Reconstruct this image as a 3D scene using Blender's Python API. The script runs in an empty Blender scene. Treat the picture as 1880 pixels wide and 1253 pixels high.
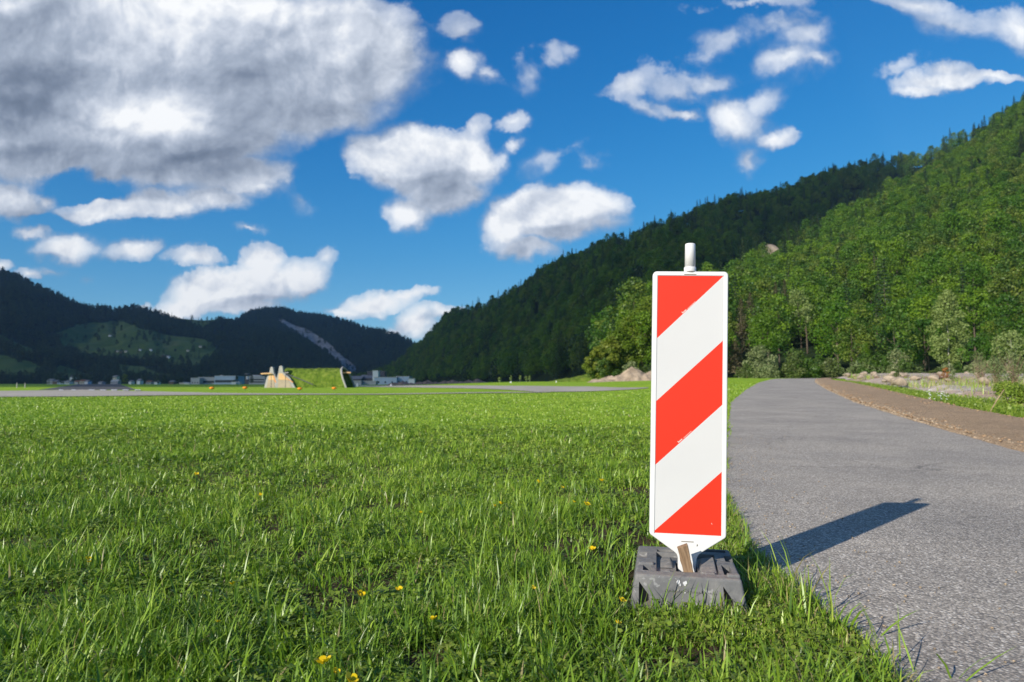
import bpy, bmesh, math, random
import numpy as np
from mathutils import Vector, Matrix, Euler
R = math.radians
rng = np.random.default_rng(7)
random.seed(7)
scene = bpy.context.scene
COL = scene.collection

# ------------------------------------------------------------------ camera
F = 1253.0                                   # focal length in pixels of the 1880 px wide picture
HZ = 704.0                                   # row of the true horizon
CAMZ = 0.81
PITCH = math.atan((HZ - 626.5) / F)
cam_d = bpy.data.cameras.new('camera')
cam = bpy.data.objects.new('camera', cam_d)
COL.objects.link(cam)
cam.location = (0, 0, CAMZ)
cam.rotation_euler = (R(90) + PITCH, 0, 0)
cam_d.sensor_width = 36.0
cam_d.lens = 36.0 * F / 1880.0
cam_d.clip_start = 0.05
cam_d.clip_end = 20000
cam_d.dof.use_dof = True
cam_d.dof.focus_distance = 2.68
cam_d.dof.aperture_fstop = 4.0
scene.camera = cam

SUN_EL, SUN_ROT = R(24.3), R(225.0)          # sun low behind the camera, to the left
# ------------------------------------------------------------------ node helpers
def N(nt, t, **kw):
    n = nt.nodes.new(t)
    for k, v in kw.items():
        setattr(n, k, v)
    return n
def L(nt, a, b):
    nt.links.new(a, b)
def val(nt, sock, v):
    if hasattr(v, 'is_linked') or hasattr(v, 'links'):
        nt.links.new(v, sock)
    else:
        sock.default_value = v
def M_(nt, op, a, b=None, c=None, clamp=False):
    n = nt.nodes.new('ShaderNodeMath'); n.operation = op; n.use_clamp = clamp
    val(nt, n.inputs[0], a)
    if b is not None: val(nt, n.inputs[1], b)
    if c is not None: val(nt, n.inputs[2], c)
    return n.outputs[0]
def V_(nt, op, a, b=None, scale=None):
    n = nt.nodes.new('ShaderNodeVectorMath'); n.operation = op
    val(nt, n.inputs[0], a)
    if b is not None: val(nt, n.inputs[1], b)
    if scale is not None: n.inputs['Scale'].default_value = scale
    return n.outputs['Value'] if op in ('LENGTH', 'DOT_PRODUCT') else n.outputs[0]
def noise(nt, vec, scale, detail=4, rough=0.5, out='Fac', dist=0.0):
    n = nt.nodes.new('ShaderNodeTexNoise')
    if vec is not None: L(nt, vec, n.inputs['Vector'])
    n.inputs['Scale'].default_value = scale
    n.inputs['Detail'].default_value = detail
    n.inputs['Roughness'].default_value = rough
    n.inputs['Distortion'].default_value = dist
    return n.outputs[out]
def ramp(nt, fac, stops, interp='LINEAR'):
    n = nt.nodes.new('ShaderNodeValToRGB'); n.color_ramp.interpolation = interp
    els = n.color_ramp.elements
    while len(els) > 1: els.remove(els[-1])
    els[0].position = stops[0][0]; els[0].color = (*stops[0][1], 1) if len(stops[0][1]) == 3 else stops[0][1]
    for p, c in stops[1:]:
        e = els.new(p); e.color = (*c, 1)
    L(nt, fac, n.inputs['Fac'])
    return n.outputs['Color']
def mixc(nt, fac, a, b, blend='MIX'):
    n = nt.nodes.new('ShaderNodeMix'); n.data_type = 'RGBA'; n.blend_type = blend
    val(nt, n.inputs[0], fac)
    for s, v in ((n.inputs[6], a), (n.inputs[7], b)):
        if isinstance(v, tuple): s.default_value = (*v[:3], 1)
        else: L(nt, v, s)
    return n.outputs[2]
def maprange(nt, v, a, b, c=0.0, d=1.0, smooth=False):
    n = nt.nodes.new('ShaderNodeMapRange')
    if smooth: n.interpolation_type = 'SMOOTHSTEP'
    val(nt, n.inputs['Value'], v); val(nt, n.inputs['From Min'], a); val(nt, n.inputs['From Max'], b)
    n.inputs['To Min'].default_value = c; n.inputs['To Max'].default_value = d
    return n.outputs['Result']

# ------------------------------------------------------------------ pixel helpers
CP, SP = math.cos(PITCH), math.sin(PITCH)
def pix_uv(px, py):
    """direction through a picture point as (x/y, z/y)"""
    a = (px - 940.0) / F; b = -(py - 626.5) / F
    dy = CP - b * SP; dz = SP + b * CP
    return a / dy, dz / dy

# ------------------------------------------------------------------ world: sky and its clouds
world = bpy.data.worlds.new('World'); scene.world = world
world.use_nodes = True
wt = world.node_tree; wt.nodes.clear()
def build_world():
    # group: cloud field at a sky direction (x/y, z/y)
    g = bpy.data.node_groups.new('cloud_field', 'ShaderNodeTree')
    g.interface.new_socket('P', in_out='INPUT', socket_type='NodeSocketVector')
    g.interface.new_socket('Blob', in_out='OUTPUT', socket_type='NodeSocketFloat')
    gi = g.nodes.new('NodeGroupInput'); go = g.nodes.new('NodeGroupOutput')
    P = gi.outputs[0]
    C = [  # px, py, rx, ry, rotation, weight
        (120, 90, 420, 190, 0, 1.3), (430, 110, 330, 170, -8, 1.2), (620, 95, 190, 130, 0, .9), (40, 240, 250, 110, 0, 1.1),
        (330, 270, 230, 100, 8, 1.1), (440, 330, 130, 45, 5, .6), (600, 215, 150, 50, 20, .5),
        (15, 365, 95, 48, 0, .55), (88, 352, 34, 26, 0, .35), (720, 110, 90, 80, 0, .4),
        (190, 382, 95, 30, 0, .55), (290, 382, 110, 34, 0, .55), (390, 372, 100, 34, 5, .5), (480, 350, 60, 25, 0, .35),
        (125, 445, 62, 32, 0, .5), (60, 420, 50, 16, 0, .35), (242, 458, 55, 17, 0, .4), (355, 474, 62, 20, 0, .38),
        (458, 424, 30, 9, 8, .25), (8, 482, 25, 10, 0, .3), (65, 499, 32, 12, 0, .35), (250, 549, 18, 9, 0, .25), (110, 490, 30, 8, 0, .12), (160, 500, 14, 9, 0, .14),
        (440, 525, 150, 46, 3, 1.0), (340, 552, 70, 26, 5, .6), (480, 478, 55, 38, 0, .6), (560, 508, 55, 40, 0, .55), (600, 470, 20, 14, 0, .2), (430, 560, 120, 22, 0, .6),
        (760, 300, 140, 75, 0, 1.1), (695, 290, 85, 62, 0, .7), (850, 295, 85, 60, 0, .7), (750, 395, 65, 42, 0, .5), (878, 238, 26, 18, 30, .25), (810, 350, 95, 60, 0, .8),
        (1010, 395, 130, 66, 5, 1.1), (1085, 370, 65, 40, -20, .6), (925, 425, 60, 52, 0, .6), (965, 462, 85, 24, 0, .5), (1110, 412, 42, 22, 0, .3),
        (700, 552, 95, 20, 4, .5), (635, 566, 60, 13, 0, .35), (760, 543, 48, 13, 4, .35), (775, 592, 42, 28, 0, .45), (735, 603, 50, 14, 0, .35), (815, 575, 40, 12, 20, .3),
        (842, 128, 44, 30, 0, .32), (845, 60, 32, 36, 0, .2), (893, 148, 22, 16, 0, .14), (945, 227, 30, 20, 0, .22), (950, 268, 20, 12, 20, .2), (972, 145, 16, 18, 0, .05),
        (1155, 155, 50, 20, 20, .24), (1250, 160, 70, 30, -20, .15), (1255, 203, 70, 18, -15, .26), (1345, 212, 72, 48, -15, .34), (1425, 242, 50, 22, 0, .36), (1385, 280, 28, 34, 20, .2), (1185, 192, 50, 16, -30, .18), (1300, 145, 46, 24, 0, .17), (1390, 180, 40, 20, 30, .16),
        (1435, 100, 56, 24, 10, .25), (1475, 68, 56, 38, 30, .15), (1430, 42, 60, 16, 0, .1), (1490, 110, 40, 22, 0, .18),
        (1740, 160, 115, 24, 6, .5), (1690, 180, 62, 18, 5, .35), (1820, 150, 65, 13, 3, .35), (1745, 140, 50, 18, 0, .35), (1650, 140, 30, 12, 30, .1),
        (1680, 8, 80, 22, -10, .28), (1750, 45, 110, 28, -15, .17), (1860, 60, 50, 46, 0, .33), (1400, 0, 70, 10, 0, .10), (1010, 290, 30, 12, 30, .07), (1070, 292, 14, 8, 0, .05),
        (548, 375, 14, 22, 30, .12), (1330, 60, 40, 16, 30, .09), (1010, 100, 30, 14, 30, .07), (560, 20, 70, 60, 0, -1.1) ]
    C.pop()
    # long clouds outside the picture so that the sky goes on past its edges
    C += [(-300, 150, 420, 220, 0, 1.1), (-250, 470, 170, 60, 0, .7), (2150, 90, 160, 50, 8, .4), (2300, 260, 160, 40, 0, .4), (300, -300, 700, 260, 0, 1.2), (1500, -250, 300, 60, 10, .3)]
    acc = None; Pk = P
    for i_, (px, py, rx, ry, rot, w) in enumerate(C):
        if i_ % 6 == 5:                      # evaluate the lobes in small batches
            k_ = g.nodes.new('ShaderNodeVectorMath'); k_.operation = 'MULTIPLY_ADD'
            L(g, acc, k_.inputs[0]); k_.inputs[1].default_value = (1e-9, 1e-9, 0); L(g, P, k_.inputs[2]); Pk = k_.outputs[0]
        u, v = pix_uv(px, py)
        m = g.nodes.new('ShaderNodeMapping'); m.vector_type = 'TEXTURE'
        L(g, Pk, m.inputs['Vector'])
        m.inputs['Location'].default_value = (u, v, 0)
        m.inputs['Rotation'].default_value = (0, 0, R(rot))
        m.inputs['Scale'].default_value = (rx / F, ry / F, 1)
        ln = V_(g, 'LENGTH', m.outputs[0])
        e = M_(g, 'MULTIPLY_ADD', ln, -w, w)
        if acc is None: acc = e
        else:
            acc = M_(g, 'SMOOTH_MAX', acc, e, 0.10)
    for (px, py, rx, ry, w) in ((125, 322, 60, 22, .42), (200, 345, 60, 18, .34), (580, 330, 40, 50, .4), (95, 395, 50, 14, .3)):   # gaps of blue
        u, v = pix_uv(px, py)
        m = g.nodes.new('ShaderNodeMapping'); m.vector_type = 'TEXTURE'; L(g, Pk, m.inputs['Vector'])
        m.inputs['Location'].default_value = (u, v, 0); m.inputs['Scale'].default_value = (rx * 1.5 / F, ry * 1.5 / F, 1)
        acc = M_(g, 'SUBTRACT', acc, maprange(g, V_(g, 'LENGTH', m.outputs[0]), 1.0, 0.0, 0.0, w, smooth=True))
    L(g, acc, go.inputs[0])

    tc = N(wt, 'ShaderNodeTexCoord')
    sep = N(wt, 'ShaderNodeSeparateXYZ'); L(wt, tc.outputs['Generated'], sep.inputs[0])
    ay = M_(wt, 'MAXIMUM', M_(wt, 'ABSOLUTE', sep.outputs[1]), 0.02)
    u = M_(wt, 'DIVIDE', sep.outputs[0], ay); v = M_(wt, 'DIVIDE', sep.outputs[2], ay)
    cmb = N(wt, 'ShaderNodeCombineXYZ'); L(wt, u, cmb.inputs[0]); L(wt, v, cmb.inputs[1])
    p0 = cmb.outputs[0]
    # swirl the outlines at two sizes
    n1 = noise(wt, p0, 5.0, 2, .5, 'Color')
    d1 = V_(wt, 'SCALE', V_(wt, 'SUBTRACT', n1, (.5, .5, .5)), scale=.075)
    n2 = noise(wt, p0, 26.0, 6, .62, 'Color')
    d2 = V_(wt, 'SCALE', V_(wt, 'SUBTRACT', n2, (.5, .5, .5)), scale=.036)
    p2 = V_(wt, 'ADD', p0, d1)
    p1 = V_(wt, 'ADD', p2, d2)
    def grp(p):
        k = N(wt, 'ShaderNodeGroup'); k.node_tree = g; L(wt, p, k.inputs[0]); return k.outputs[0]
    def puffs(p, scale, det):
        k = wt.nodes.new('ShaderNodeTexVoronoi'); k.voronoi_dimensions = '2D'; k.feature = 'F1'; k.inputs['Scale'].default_value = scale
        k.inputs['Detail'].default_value = det; k.inputs['Roughness'].default_value = .55; k.inputs['Lacunarity'].default_value = 2.3; k.normalize = True
        L(wt, p, k.inputs['Vector']); return k.outputs['Distance']
    blob = grp(p1)
    SH = (-.013, .020, 0)                                        # towards the light, up and to the left
    pv = V_(wt, 'ADD', p2, V_(wt, 'SCALE', d2, scale=.30))          # rounder billows inside than at the frayed rim
    psh = V_(wt, 'ADD', pv, SH)
    blob2 = grp(V_(wt, 'ADD', p2, (-.022, .036, 0)))
    b1, b2 = puffs(pv, 11.0, 3.0), puffs(psh, 11.0, 3.0)
    f1 = noise(wt, p2, 9.0, 10, .60)
    f2 = noise(wt, V_(wt, 'ADD', p2, (-.012, .016, 0)), 9.0, 10, .60)
    g1 = noise(wt, p2, 4.2, 4, .5)
    dens = M_(wt, 'ADD', blob, M_(wt, 'ADD', M_(wt, 'MULTIPLY', M_(wt, 'SUBTRACT', f1, .5), .66), M_(wt, 'MULTIPLY', M_(wt, 'SUBTRACT', .42, b1), .20)))
    # relief: the side towards the light is brighter
    relb = M_(wt, 'MAXIMUM', M_(wt, 'MINIMUM', M_(wt, 'MULTIPLY', M_(wt, 'SUBTRACT', blob, blob2), .85), .15), -.12)
    alpha = maprange(wt, dens, -.05, M_(wt, 'MULTIPLY_ADD', relb, -.9, .19), smooth=True)   # crisp on the lit side, frayed below
    relp = M_(wt, 'MULTIPLY', M_(wt, 'SUBTRACT', b2, b1), .62)
    reln = M_(wt, 'MULTIPLY', M_(wt, 'SUBTRACT', f1, f2), .70)
    thick = maprange(wt, blob, .25, .95)                        # deep cloud is greyer
    lum = M_(wt, 'MULTIPLY_ADD', thick, -.13, .82)
    lum = M_(wt, 'ADD', lum, M_(wt, 'ADD', relb, M_(wt, 'ADD', relp, reln)))
    lum = M_(wt, 'ADD', lum, M_(wt, 'MULTIPLY', M_(wt, 'SUBTRACT', g1, .5), .55))
    # broad light and dark parts of the big cloud: px, py, rx, ry, amount
    for (px, py, rx, ry, w) in ((60, 60, 170, 110, -.34), (30, 230, 120, 90, -.30), (330, 290, 230, 70, -.40), (200, 20, 60, 40, .10), (270, 205, 110, 50, .30), (500, 40, 120, 60, .02),
                                (560, 190, 200, 45, -.16), (400, 120, 170, 50, -.18), (640, 50, 190, 90, -.20), (480, 60, 120, 50, -.08), (15, 12, 40, 22, .3), (60, 385, 80, 25, -.32), (800, 330, 90, 45, -.14), (1060, 430, 80, 40, -.12), (540, 545, 90, 22, -.14), (-200, 200, 300, 200, -.3), (300, -260, 700, 200, -.2), (420, 250, 80, 20, -.1)):
        uu, vv = pix_uv(px, py)
        m = wt.nodes.new('ShaderNodeMapping'); m.vector_type = 'TEXTURE'; L(wt, p2, m.inputs['Vector'])
        m.inputs['Location'].default_value = (uu, vv, 0); m.inputs['Scale'].default_value = (rx * 1.5 / F, ry * 1.5 / F, 1)
        e = maprange(wt, V_(wt, 'LENGTH', m.outputs[0]), 1.0, 0.0, 0.0, w * 1.02, smooth=True)
        lum = M_(wt, 'ADD', lum, e)
    thin = maprange(wt, blob, -.05, .30, .42, 1.0)
    lum = M_(wt, 'MULTIPLY', lum, maprange(wt, blob, .0, .25, .86, 1.0))
    alpha = M_(wt, 'MULTIPLY', alpha, thin)
    ccol = ramp(wt, M_(wt, 'ADD', lum, 0.0, clamp=True), [(0.0, (.085, .11, .155)), (.30, (.17, .205, .27)), (.60, (.33, .375, .455)), (.80, (.52, .56, .63)), (1.0, (.78, .79, .80))])
    sky = N(wt, 'ShaderNodeTexSky'); sky.sky_type = 'NISHITA'
    sky.sun_disc = False; sky.sun_elevation = SUN_EL; sky.sun_rotation = SUN_ROT
    sky.altitude = 1500; sky.air_density = 1.0; sky.dust_density = 0.25; sky.ozone_density = 3.0
    hs = N(wt, 'ShaderNodeHueSaturation'); hs.inputs['Saturation'].default_value = 1.27; hs.inputs['Value'].default_value = 1.02
    gm = N(wt, 'ShaderNodeGamma'); gm.inputs['Gamma'].default_value = 1.12; L(wt, sky.outputs[0], gm.inputs['Color'])
    L(wt, gm.outputs[0], hs.inputs['Color'])
    SK = 0.10
    cc = mixc(wt, 1.0, ccol, (1 / SK, 1 / SK, 1 / SK), 'MULTIPLY')
    cl = N(wt, 'ShaderNodeVectorMath'); cl.operation = 'SCALE'; L(wt, ccol, cl.inputs[0]); cl.inputs['Scale'].default_value = 1 / SK
    up = maprange(wt, sep.outputs[2], 0.0, 0.02)
    fac = M_(wt, 'MULTIPLY', alpha, up)
    col = N(wt, 'ShaderNodeMix'); col.data_type = 'RGBA'
    L(wt, M_(wt, 'MULTIPLY', fac, .97), col.inputs[0]); hc = mixc(wt, 1.0, hs.outputs[0], (.78, 1.16, 1.46), 'MULTIPLY')      # soft shoulder so that the low sky does not burn out
    den = V_(wt, 'ADD', V_(wt, 'MULTIPLY', hc, (.145, .105, .088)), (1, 1, 1))
    L(wt, V_(wt, 'DIVIDE', hc, den), col.inputs[6]); L(wt, cl.outputs[0], col.inputs[7])
    bg = N(wt, 'ShaderNodeBackground'); L(wt, col.outputs[2], bg.inputs['Color']); bg.inputs['Strength'].default_value = SK
    out = N(wt, 'ShaderNodeOutputWorld'); L(wt, bg.outputs[0], out.inputs['Surface'])
build_world()
world.cycles.sampling_method = 'MANUAL'; world.cycles.sample_map_resolution = 256

# ------------------------------------------------------------------ sun, exposure, render
sd = bpy.data.lights.new('sun', 'SUN'); sd.energy = 4.4; sd.angle = R(0.53); sd.color = (1.0, .93, .82)
sun = bpy.data.objects.new('sun', sd); COL.objects.link(sun)
SUNV = Vector((math.sin(SUN_ROT) * math.cos(SUN_EL), math.cos(SUN_ROT) * math.cos(SUN_EL), math.sin(SUN_EL)))
sun.rotation_euler = (-SUNV).to_track_quat('-Z', 'Y').to_euler()
sun.location = (-20, -20, 20)
scene.view_settings.view_transform = 'Standard'
scene.view_settings.look = 'None'
scene.view_settings.exposure = 0.45
scene.view_settings.gamma = 1.0
scene.render.engine = 'CYCLES'
scene.cycles.use_denoising = True
scene.cycles.max_bounces = 5
scene.cycles.diffuse_bounces = 3
scene.cycles.glossy_bounces = 2
scene.cycles.transmission_bounces = 3
scene.cycles.volume_bounces = 0
scene.cycles.sample_clamp_indirect = 4.0

# ------------------------------------------------------------------ object helpers
def tag(o, label=None, cat=None, group=None, kind=None):
    if label: o['label'] = label
    if cat: o['category'] = cat
    if group: o['group'] = group
    if kind: o['kind'] = kind
    return o
def empty(name, loc=(0, 0, 0), rz=0.0, label=None, cat=None, group=None):
    o = bpy.data.objects.new(name, None); COL.objects.link(o)
    o.location = loc; o.rotation_euler = (0, 0, rz); o.empty_display_size = .2
    return tag(o, label, cat, group)
def mesh_np(name, verts, faces_list, mat=None, parent=None, smooth=False, attrs=None):
    """verts (n,3); faces_list: list of int arrays, each (m,k)"""
    me = bpy.data.meshes.new(name)
    verts = np.ascontiguousarray(verts, dtype=np.float32)
    me.vertices.add(len(verts)); me.vertices.foreach_set('co', verts.ravel())
    loops = np.concatenate([f.ravel() for f in faces_list]).astype(np.int32)
    tot = np.concatenate([np.full(len(f), f.shape[1]) for f in faces_list]).astype(np.int32)
    start = np.concatenate([[0], np.cumsum(tot)[:-1]]).astype(np.int32)
    me.loops.add(len(loops)); me.loops.foreach_set('vertex_index', loops)
    me.polygons.add(len(tot)); me.polygons.foreach_set('loop_start', start); me.polygons.foreach_set('loop_total', tot)
    if smooth: me.polygons.foreach_set('use_smooth', np.ones(len(tot), dtype=bool))
    if attrs:
        for k, a in attrs.items():
            a = np.ascontiguousarray(a, dtype=np.float32)
            at = me.attributes.new(k, 'FLOAT', 'POINT'); at.data.foreach_set('value', a.ravel())
    me.update(calc_edges=True)
    o = bpy.data.objects.new(name, me); COL.objects.link(o)
    if mat: me.materials.append(mat)
    if parent: o.parent = parent
    return o
class MB:
    """collects boxes, prisms, tubes into one mesh"""
    def __init__(s): s.v = []; s.f = []
    def add(s, vs, fs):
        b = len(s.v); s.v += [tuple(v) for v in vs]; s.f += [tuple(i + b for i in f) for f in fs]
        return s
    def box(s, x0, x1, y0, y1, z0, z1):
        return s.add([(x0, y0, z0), (x1, y0, z0), (x1, y1, z0), (x0, y1, z0), (x0, y0, z1), (x1, y0, z1), (x1, y1, z1), (x0, y1, z1)],
                     [(0, 3, 2, 1), (4, 5, 6, 7), (0, 1, 5, 4), (1, 2, 6, 5), (2, 3, 7, 6), (3, 0, 4, 7)])
    def prism(s, pts, y0, y1):
        """outline in x,z pushed along y"""
        n = len(pts)
        vs = [(x, y0, z) for x, z in pts] + [(x, y1, z) for x, z in pts]
        fs = [tuple(range(n)), tuple(range(2 * n - 1, n - 1, -1))] + [(i, i + n, (i + 1) % n + n, (i + 1) % n) for i in range(n)]
        return s.add(vs, fs)
    def tube(s, pts, rads, n=8, cap=True):
        pts = [Vector(p) for p in pts]; rings = []
        for i, p in enumerate(pts):
            d = (pts[min(i + 1, len(pts) - 1)] - pts[max(i - 1, 0)])
            if d.length < 1e-9: d = Vector((0, 0, 1))
            d.normalize()
            a = d.cross(Vector((0, 0, 1)) if abs(d.z) < .95 else Vector((1, 0, 0))).normalized(); b = d.cross(a).normalized()
            r = rads[i] if hasattr(rads, '__len__') else rads
            rings.append([p + (a * math.cos(2 * math.pi * k / n) + b * math.sin(2 * math.pi * k / n)) * r for k in range(n)])
        vs = [q for ring in rings for q in ring]; fs = []
        for i in range(len(rings) - 1):
            for k in range(n):
                fs.append((i * n + k, i * n + (k + 1) % n, (i + 1) * n + (k + 1) % n, (i + 1) * n + k))
        if cap: fs += [tuple(range(n)), tuple((len(rings) - 1) * n + k for k in range(n - 1, -1, -1))]
        return s.add(vs, fs)
    def build(s, name, mat=None, parent=None, bevel=0.0, seg=2, smooth=False):
        me = bpy.data.meshes.new(name); me.from_pydata(s.v, [], s.f)
        bm = bmesh.new(); bm.from_mesh(me); bmesh.ops.recalc_face_normals(bm, faces=bm.faces)
        if bevel > 0:
            ed = [e for e in bm.edges if len(e.link_faces) == 2 and e.calc_face_angle(0) > .35]
            bmesh.ops.bevel(bm, geom=ed, offset=bevel, segments=seg, profile=.5, affect='EDGES', clamp_overlap=True)
        if smooth:
            for f in bm.faces: f.smooth = True
        bm.to_mesh(me); bm.free()
        o = bpy.data.objects.new(name, me); COL.objects.link(o)
        if mat: me.materials.append(mat)
        if parent: o.parent = parent
        return o
def boolean(o, cutter):
    m = o.modifiers.new('b', 'BOOLEAN'); m.operation = 'DIFFERENCE'; m.object = cutter; m.solver = 'EXACT'
    dg = bpy.context.evaluated_depsgraph_get()
    me = bpy.data.meshes.new_from_object(o.evaluated_get(dg))
    o.modifiers.clear(); old = o.data; o.data = me; bpy.data.meshes.remove(old)
    cm = cutter.data; bpy.data.objects.remove(cutter); bpy.data.meshes.remove(cm)

# ------------------------------------------------------------------ materials
def mat(name):
    m = bpy.data.materials.new(name); m.use_nodes = True
    nt = m.node_tree; nt.nodes.clear()
    out = nt.nodes.new('ShaderNodeOutputMaterial'); b = nt.nodes.new('ShaderNodeBsdfPrincipled')
    L(nt, b.outputs[0], out.inputs['Surface'])
    return m, nt, b, out
def bump(nt, b, h, strength=.5, dist=.01):
    n = nt.nodes.new('ShaderNodeBump'); n.inputs['Strength'].default_value = strength; n.inputs['Distance'].default_value = dist
    L(nt, h, n.inputs['Height']); L(nt, n.outputs[0], b.inputs['Normal'])
def objco(nt):
    return nt.nodes.new('ShaderNodeTexCoord').outputs['Object']
def geo_pos(nt):
    return nt.nodes.new('ShaderNodeNewGeometry').outputs['Position']
def attr(nt, name):
    n = nt.nodes.new('ShaderNodeAttribute'); n.attribute_name = name; return n.outputs['Fac']
def m_plain(name, c, rough=.6, var=.12, scale=6.0, spec=.4, bumpd=0.0, metallic=0.0):
    m, nt, b, o = mat(name)
    co = objco(nt)
    f = noise(nt, co, scale, 6, .6)
    lo = tuple(max(0, x * (1 - var * 2)) for x in c); hi = tuple(min(1, x * (1 + var)) for x in c)
    L(nt, ramp(nt, f, [(.3, lo), (.7, hi)]), b.inputs['Base Color'])
    b.inputs['Roughness'].default_value = rough; b.inputs['Specular IOR Level'].default_value = spec; b.inputs['Metallic'].default_value = metallic
    if bumpd: bump(nt, b, f, .6, bumpd)
    return m
def leaf_mat(name, cols, trans=.3, rough=.5, use_random=True, spec=.35):
    """cols: list of colours; a plant's random number picks along them, the tint attribute varies clumps"""
    m, nt, b, out = mat(name)
    oi = nt.nodes.new('ShaderNodeObjectInfo').outputs['Random']
    t = attr(nt, 'tint')
    if use_random: f = M_(nt, 'ADD', M_(nt, 'MULTIPLY', oi, .7), M_(nt, 'MULTIPLY', t, .3))
    else: f = t
    n = len(cols)
    c = ramp(nt, f, [(i / max(1, n - 1), cc) for i, cc in enumerate(cols)])
    L(nt, c, b.inputs['Base Color']); b.inputs['Roughness'].default_value = rough; b.inputs['Specular IOR Level'].default_value = spec
    tr = nt.nodes.new('ShaderNodeBsdfTranslucent')
    c2 = mixc(nt, 1.0, c, (1.0, 1.15, .55), 'MULTIPLY')
    L(nt, c2, tr.inputs['Color'])
    mx = nt.nodes.new('ShaderNodeMixShader'); mx.inputs[0].default_value = trans
    L(nt, b.outputs[0], mx.inputs[1]); L(nt, tr.outputs[0], mx.inputs[2]); L(nt, mx.outputs[0], out.inputs['Surface'])
    return m
MAT = {}
def mats():
    MAT['broad'] = leaf_mat('broadleaf', [(.020, .072, .007), (.055, .140, .010), (.090, .195, .012), (.170, .275, .016), (.040, .115, .018), (.180, .230, .032), (.115, .225, .015)], .34)
    MAT['conif'] = leaf_mat('needles', [(.020, .048, .018), (.036, .072, .022), (.060, .085, .034)], .12)
    MAT['brownconif'] = leaf_mat('brown_needles', [(.10, .085, .045), (.13, .11, .060), (.08, .080, .035)], .15)
    MAT['bright'] = leaf_mat('bright_leaves', [(.10, .20, .010), (.14, .24, .015), (.09, .18, .012)], .4)
    MAT['birch'] = leaf_mat('birch_leaves', [(.19, .27, .075), (.25, .32, .10), (.22, .29, .08)], .35)
    MAT['willow'] = leaf_mat('grey_green_leaves', [(.17, .22, .085), (.22, .26, .11), (.14, .20, .065)], .3)
    MAT['beech'] = leaf_mat('beech_leaves', [(.09, .165, .010), (.14, .215, .014), (.20, .235, .025), (.11, .19, .012)], .38)
    MAT['far'] = leaf_mat('far_leaves', [(.016, .040, .014), (.030, .066, .018), (.050, .092, .022)], .2)
    MAT['bush'] = leaf_mat('shrub_leaves', [(.05, .11, .012), (.08, .15, .02), (.12, .15, .045), (.06, .12, .015)], .35)
    MAT['rust'] = leaf_mat('rusty_leaves', [(.30, .13, .035), (.36, .18, .06)], .25)
    MAT['weed'] = leaf_mat('weed_leaves', [(.13, .22, .022), (.21, .30, .035), (.30, .37, .07)], .35, .45, False)
    MAT['drytwig'] = m_plain('dry_twigs', (.24, .17, .11), .8)
    MAT['bark'] = m_plain('bark', (.13, .10, .075), .9, .3, 8)
    MAT['palebark'] = m_plain('pale_bark', (.50, .47, .40), .8, .25, 6)
    # -- grass
    m, nt, b, out = mat('grass_blades')
    t = attr(nt, 'tint')
    c = ramp(nt, t, [(0.0, (.060, .135, .012)), (.35, (.165, .290, .024)), (.65, (.290, .430, .042)), (.86, (.42, .52, .09)), (.93, (.30, .26, .10)), (1.0, (.36, .31, .16))])
    L(nt, c, b.inputs['Base Color']); b.inputs['Roughness'].default_value = .40; b.inputs['Specular IOR Level'].default_value = .5
    tr = nt.nodes.new('ShaderNodeBsdfTranslucent'); L(nt, mixc(nt, 1.0, c, (1.0, 1.1, .5), 'MULTIPLY'), tr.inputs['Color'])
    mx = nt.nodes.new('ShaderNodeMixShader'); mx.inputs[0].default_value = .27
    L(nt, b.outputs[0], mx.inputs[1]); L(nt, tr.outputs[0], mx.inputs[2]); L(nt, mx.outputs[0], out.inputs['Surface'])
    MAT['grass'] = m
    # -- meadow ground: soil close by, short turf further off
    m, nt, b, out = mat('meadow_ground')
    p = geo_pos(nt)
    sep = nt.nodes.new('ShaderNodeSeparateXYZ'); L(nt, p, sep.inputs[0])
    soil = ramp(nt, noise(nt, p, 38, 8, .65), [(.3, (.045, .031, .020)), (.6, (.11, .076, .050)), (.8, (.19, .14, .095))])
    turf = ramp(nt, noise(nt, p, 1.9, 9, .72), [(.25, (.16, .29, .018)), (.5, (.275, .44, .030)), (.75, (.40, .53, .065))])
    wide = ramp(nt, noise(nt, p, .09, 4, .6), [(.35, (.80, .86, .9)), (.7, (1.18, 1.05, .95))])
    turf = mixc(nt, 1.0, turf, wide, 'MULTIPLY')
    patch = maprange(nt, noise(nt, p, 3.2, 6, .6), .48, .60)
    near = mixc(nt, patch, mixc(nt, .25, soil, (.03, .06, .008)), soil)
    far = maprange(nt, sep.outputs[1], 5.5, 14.0)
    L(nt, mixc(nt, far, near, turf), b.inputs['Base Color']); b.inputs['Roughness'].default_value = .95; b.inputs['Specular IOR Level'].default_value = .1
    bump(nt, b, noise(nt, p, 14, 8, .7), 1.0, .05)
    MAT['ground'] = m
    # -- asphalt of the path: coarse light and dark chippings
    m, nt, b, out = mat('coarse_asphalt')
    p = geo_pos(nt)
    vo = nt.nodes.new('ShaderNodeTexVoronoi'); vo.inputs['Scale'].default_value = 112; L(nt, p, vo.inputs['Vector'])
    sepc = nt.nodes.new('ShaderNodeSeparateColor'); L(nt, vo.outputs['Color'], sepc.inputs[0])
    c = ramp(nt, sepc.outputs[0], [(0, (.26, .230, .195)), (.45, (.43, .378, .318)), (.75, (.57, .505, .425)), (.93, (.72, .65, .56)), (1.0, (.92, .86, .76))])
    edge = maprange(nt, vo.outputs['Distance'], .35, .75)
    c = mixc(nt, M_(nt, 'MULTIPLY', edge, .6), c, (.13, .125, .12))
    big = noise(nt, p, .9, 5, .6)
    c = mixc(nt, 1.0, c, ramp(nt, big, [(.3, (.80, .80, .81)), (.7, (1.15, 1.13, 1.10))]), 'MULTIPLY')
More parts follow.
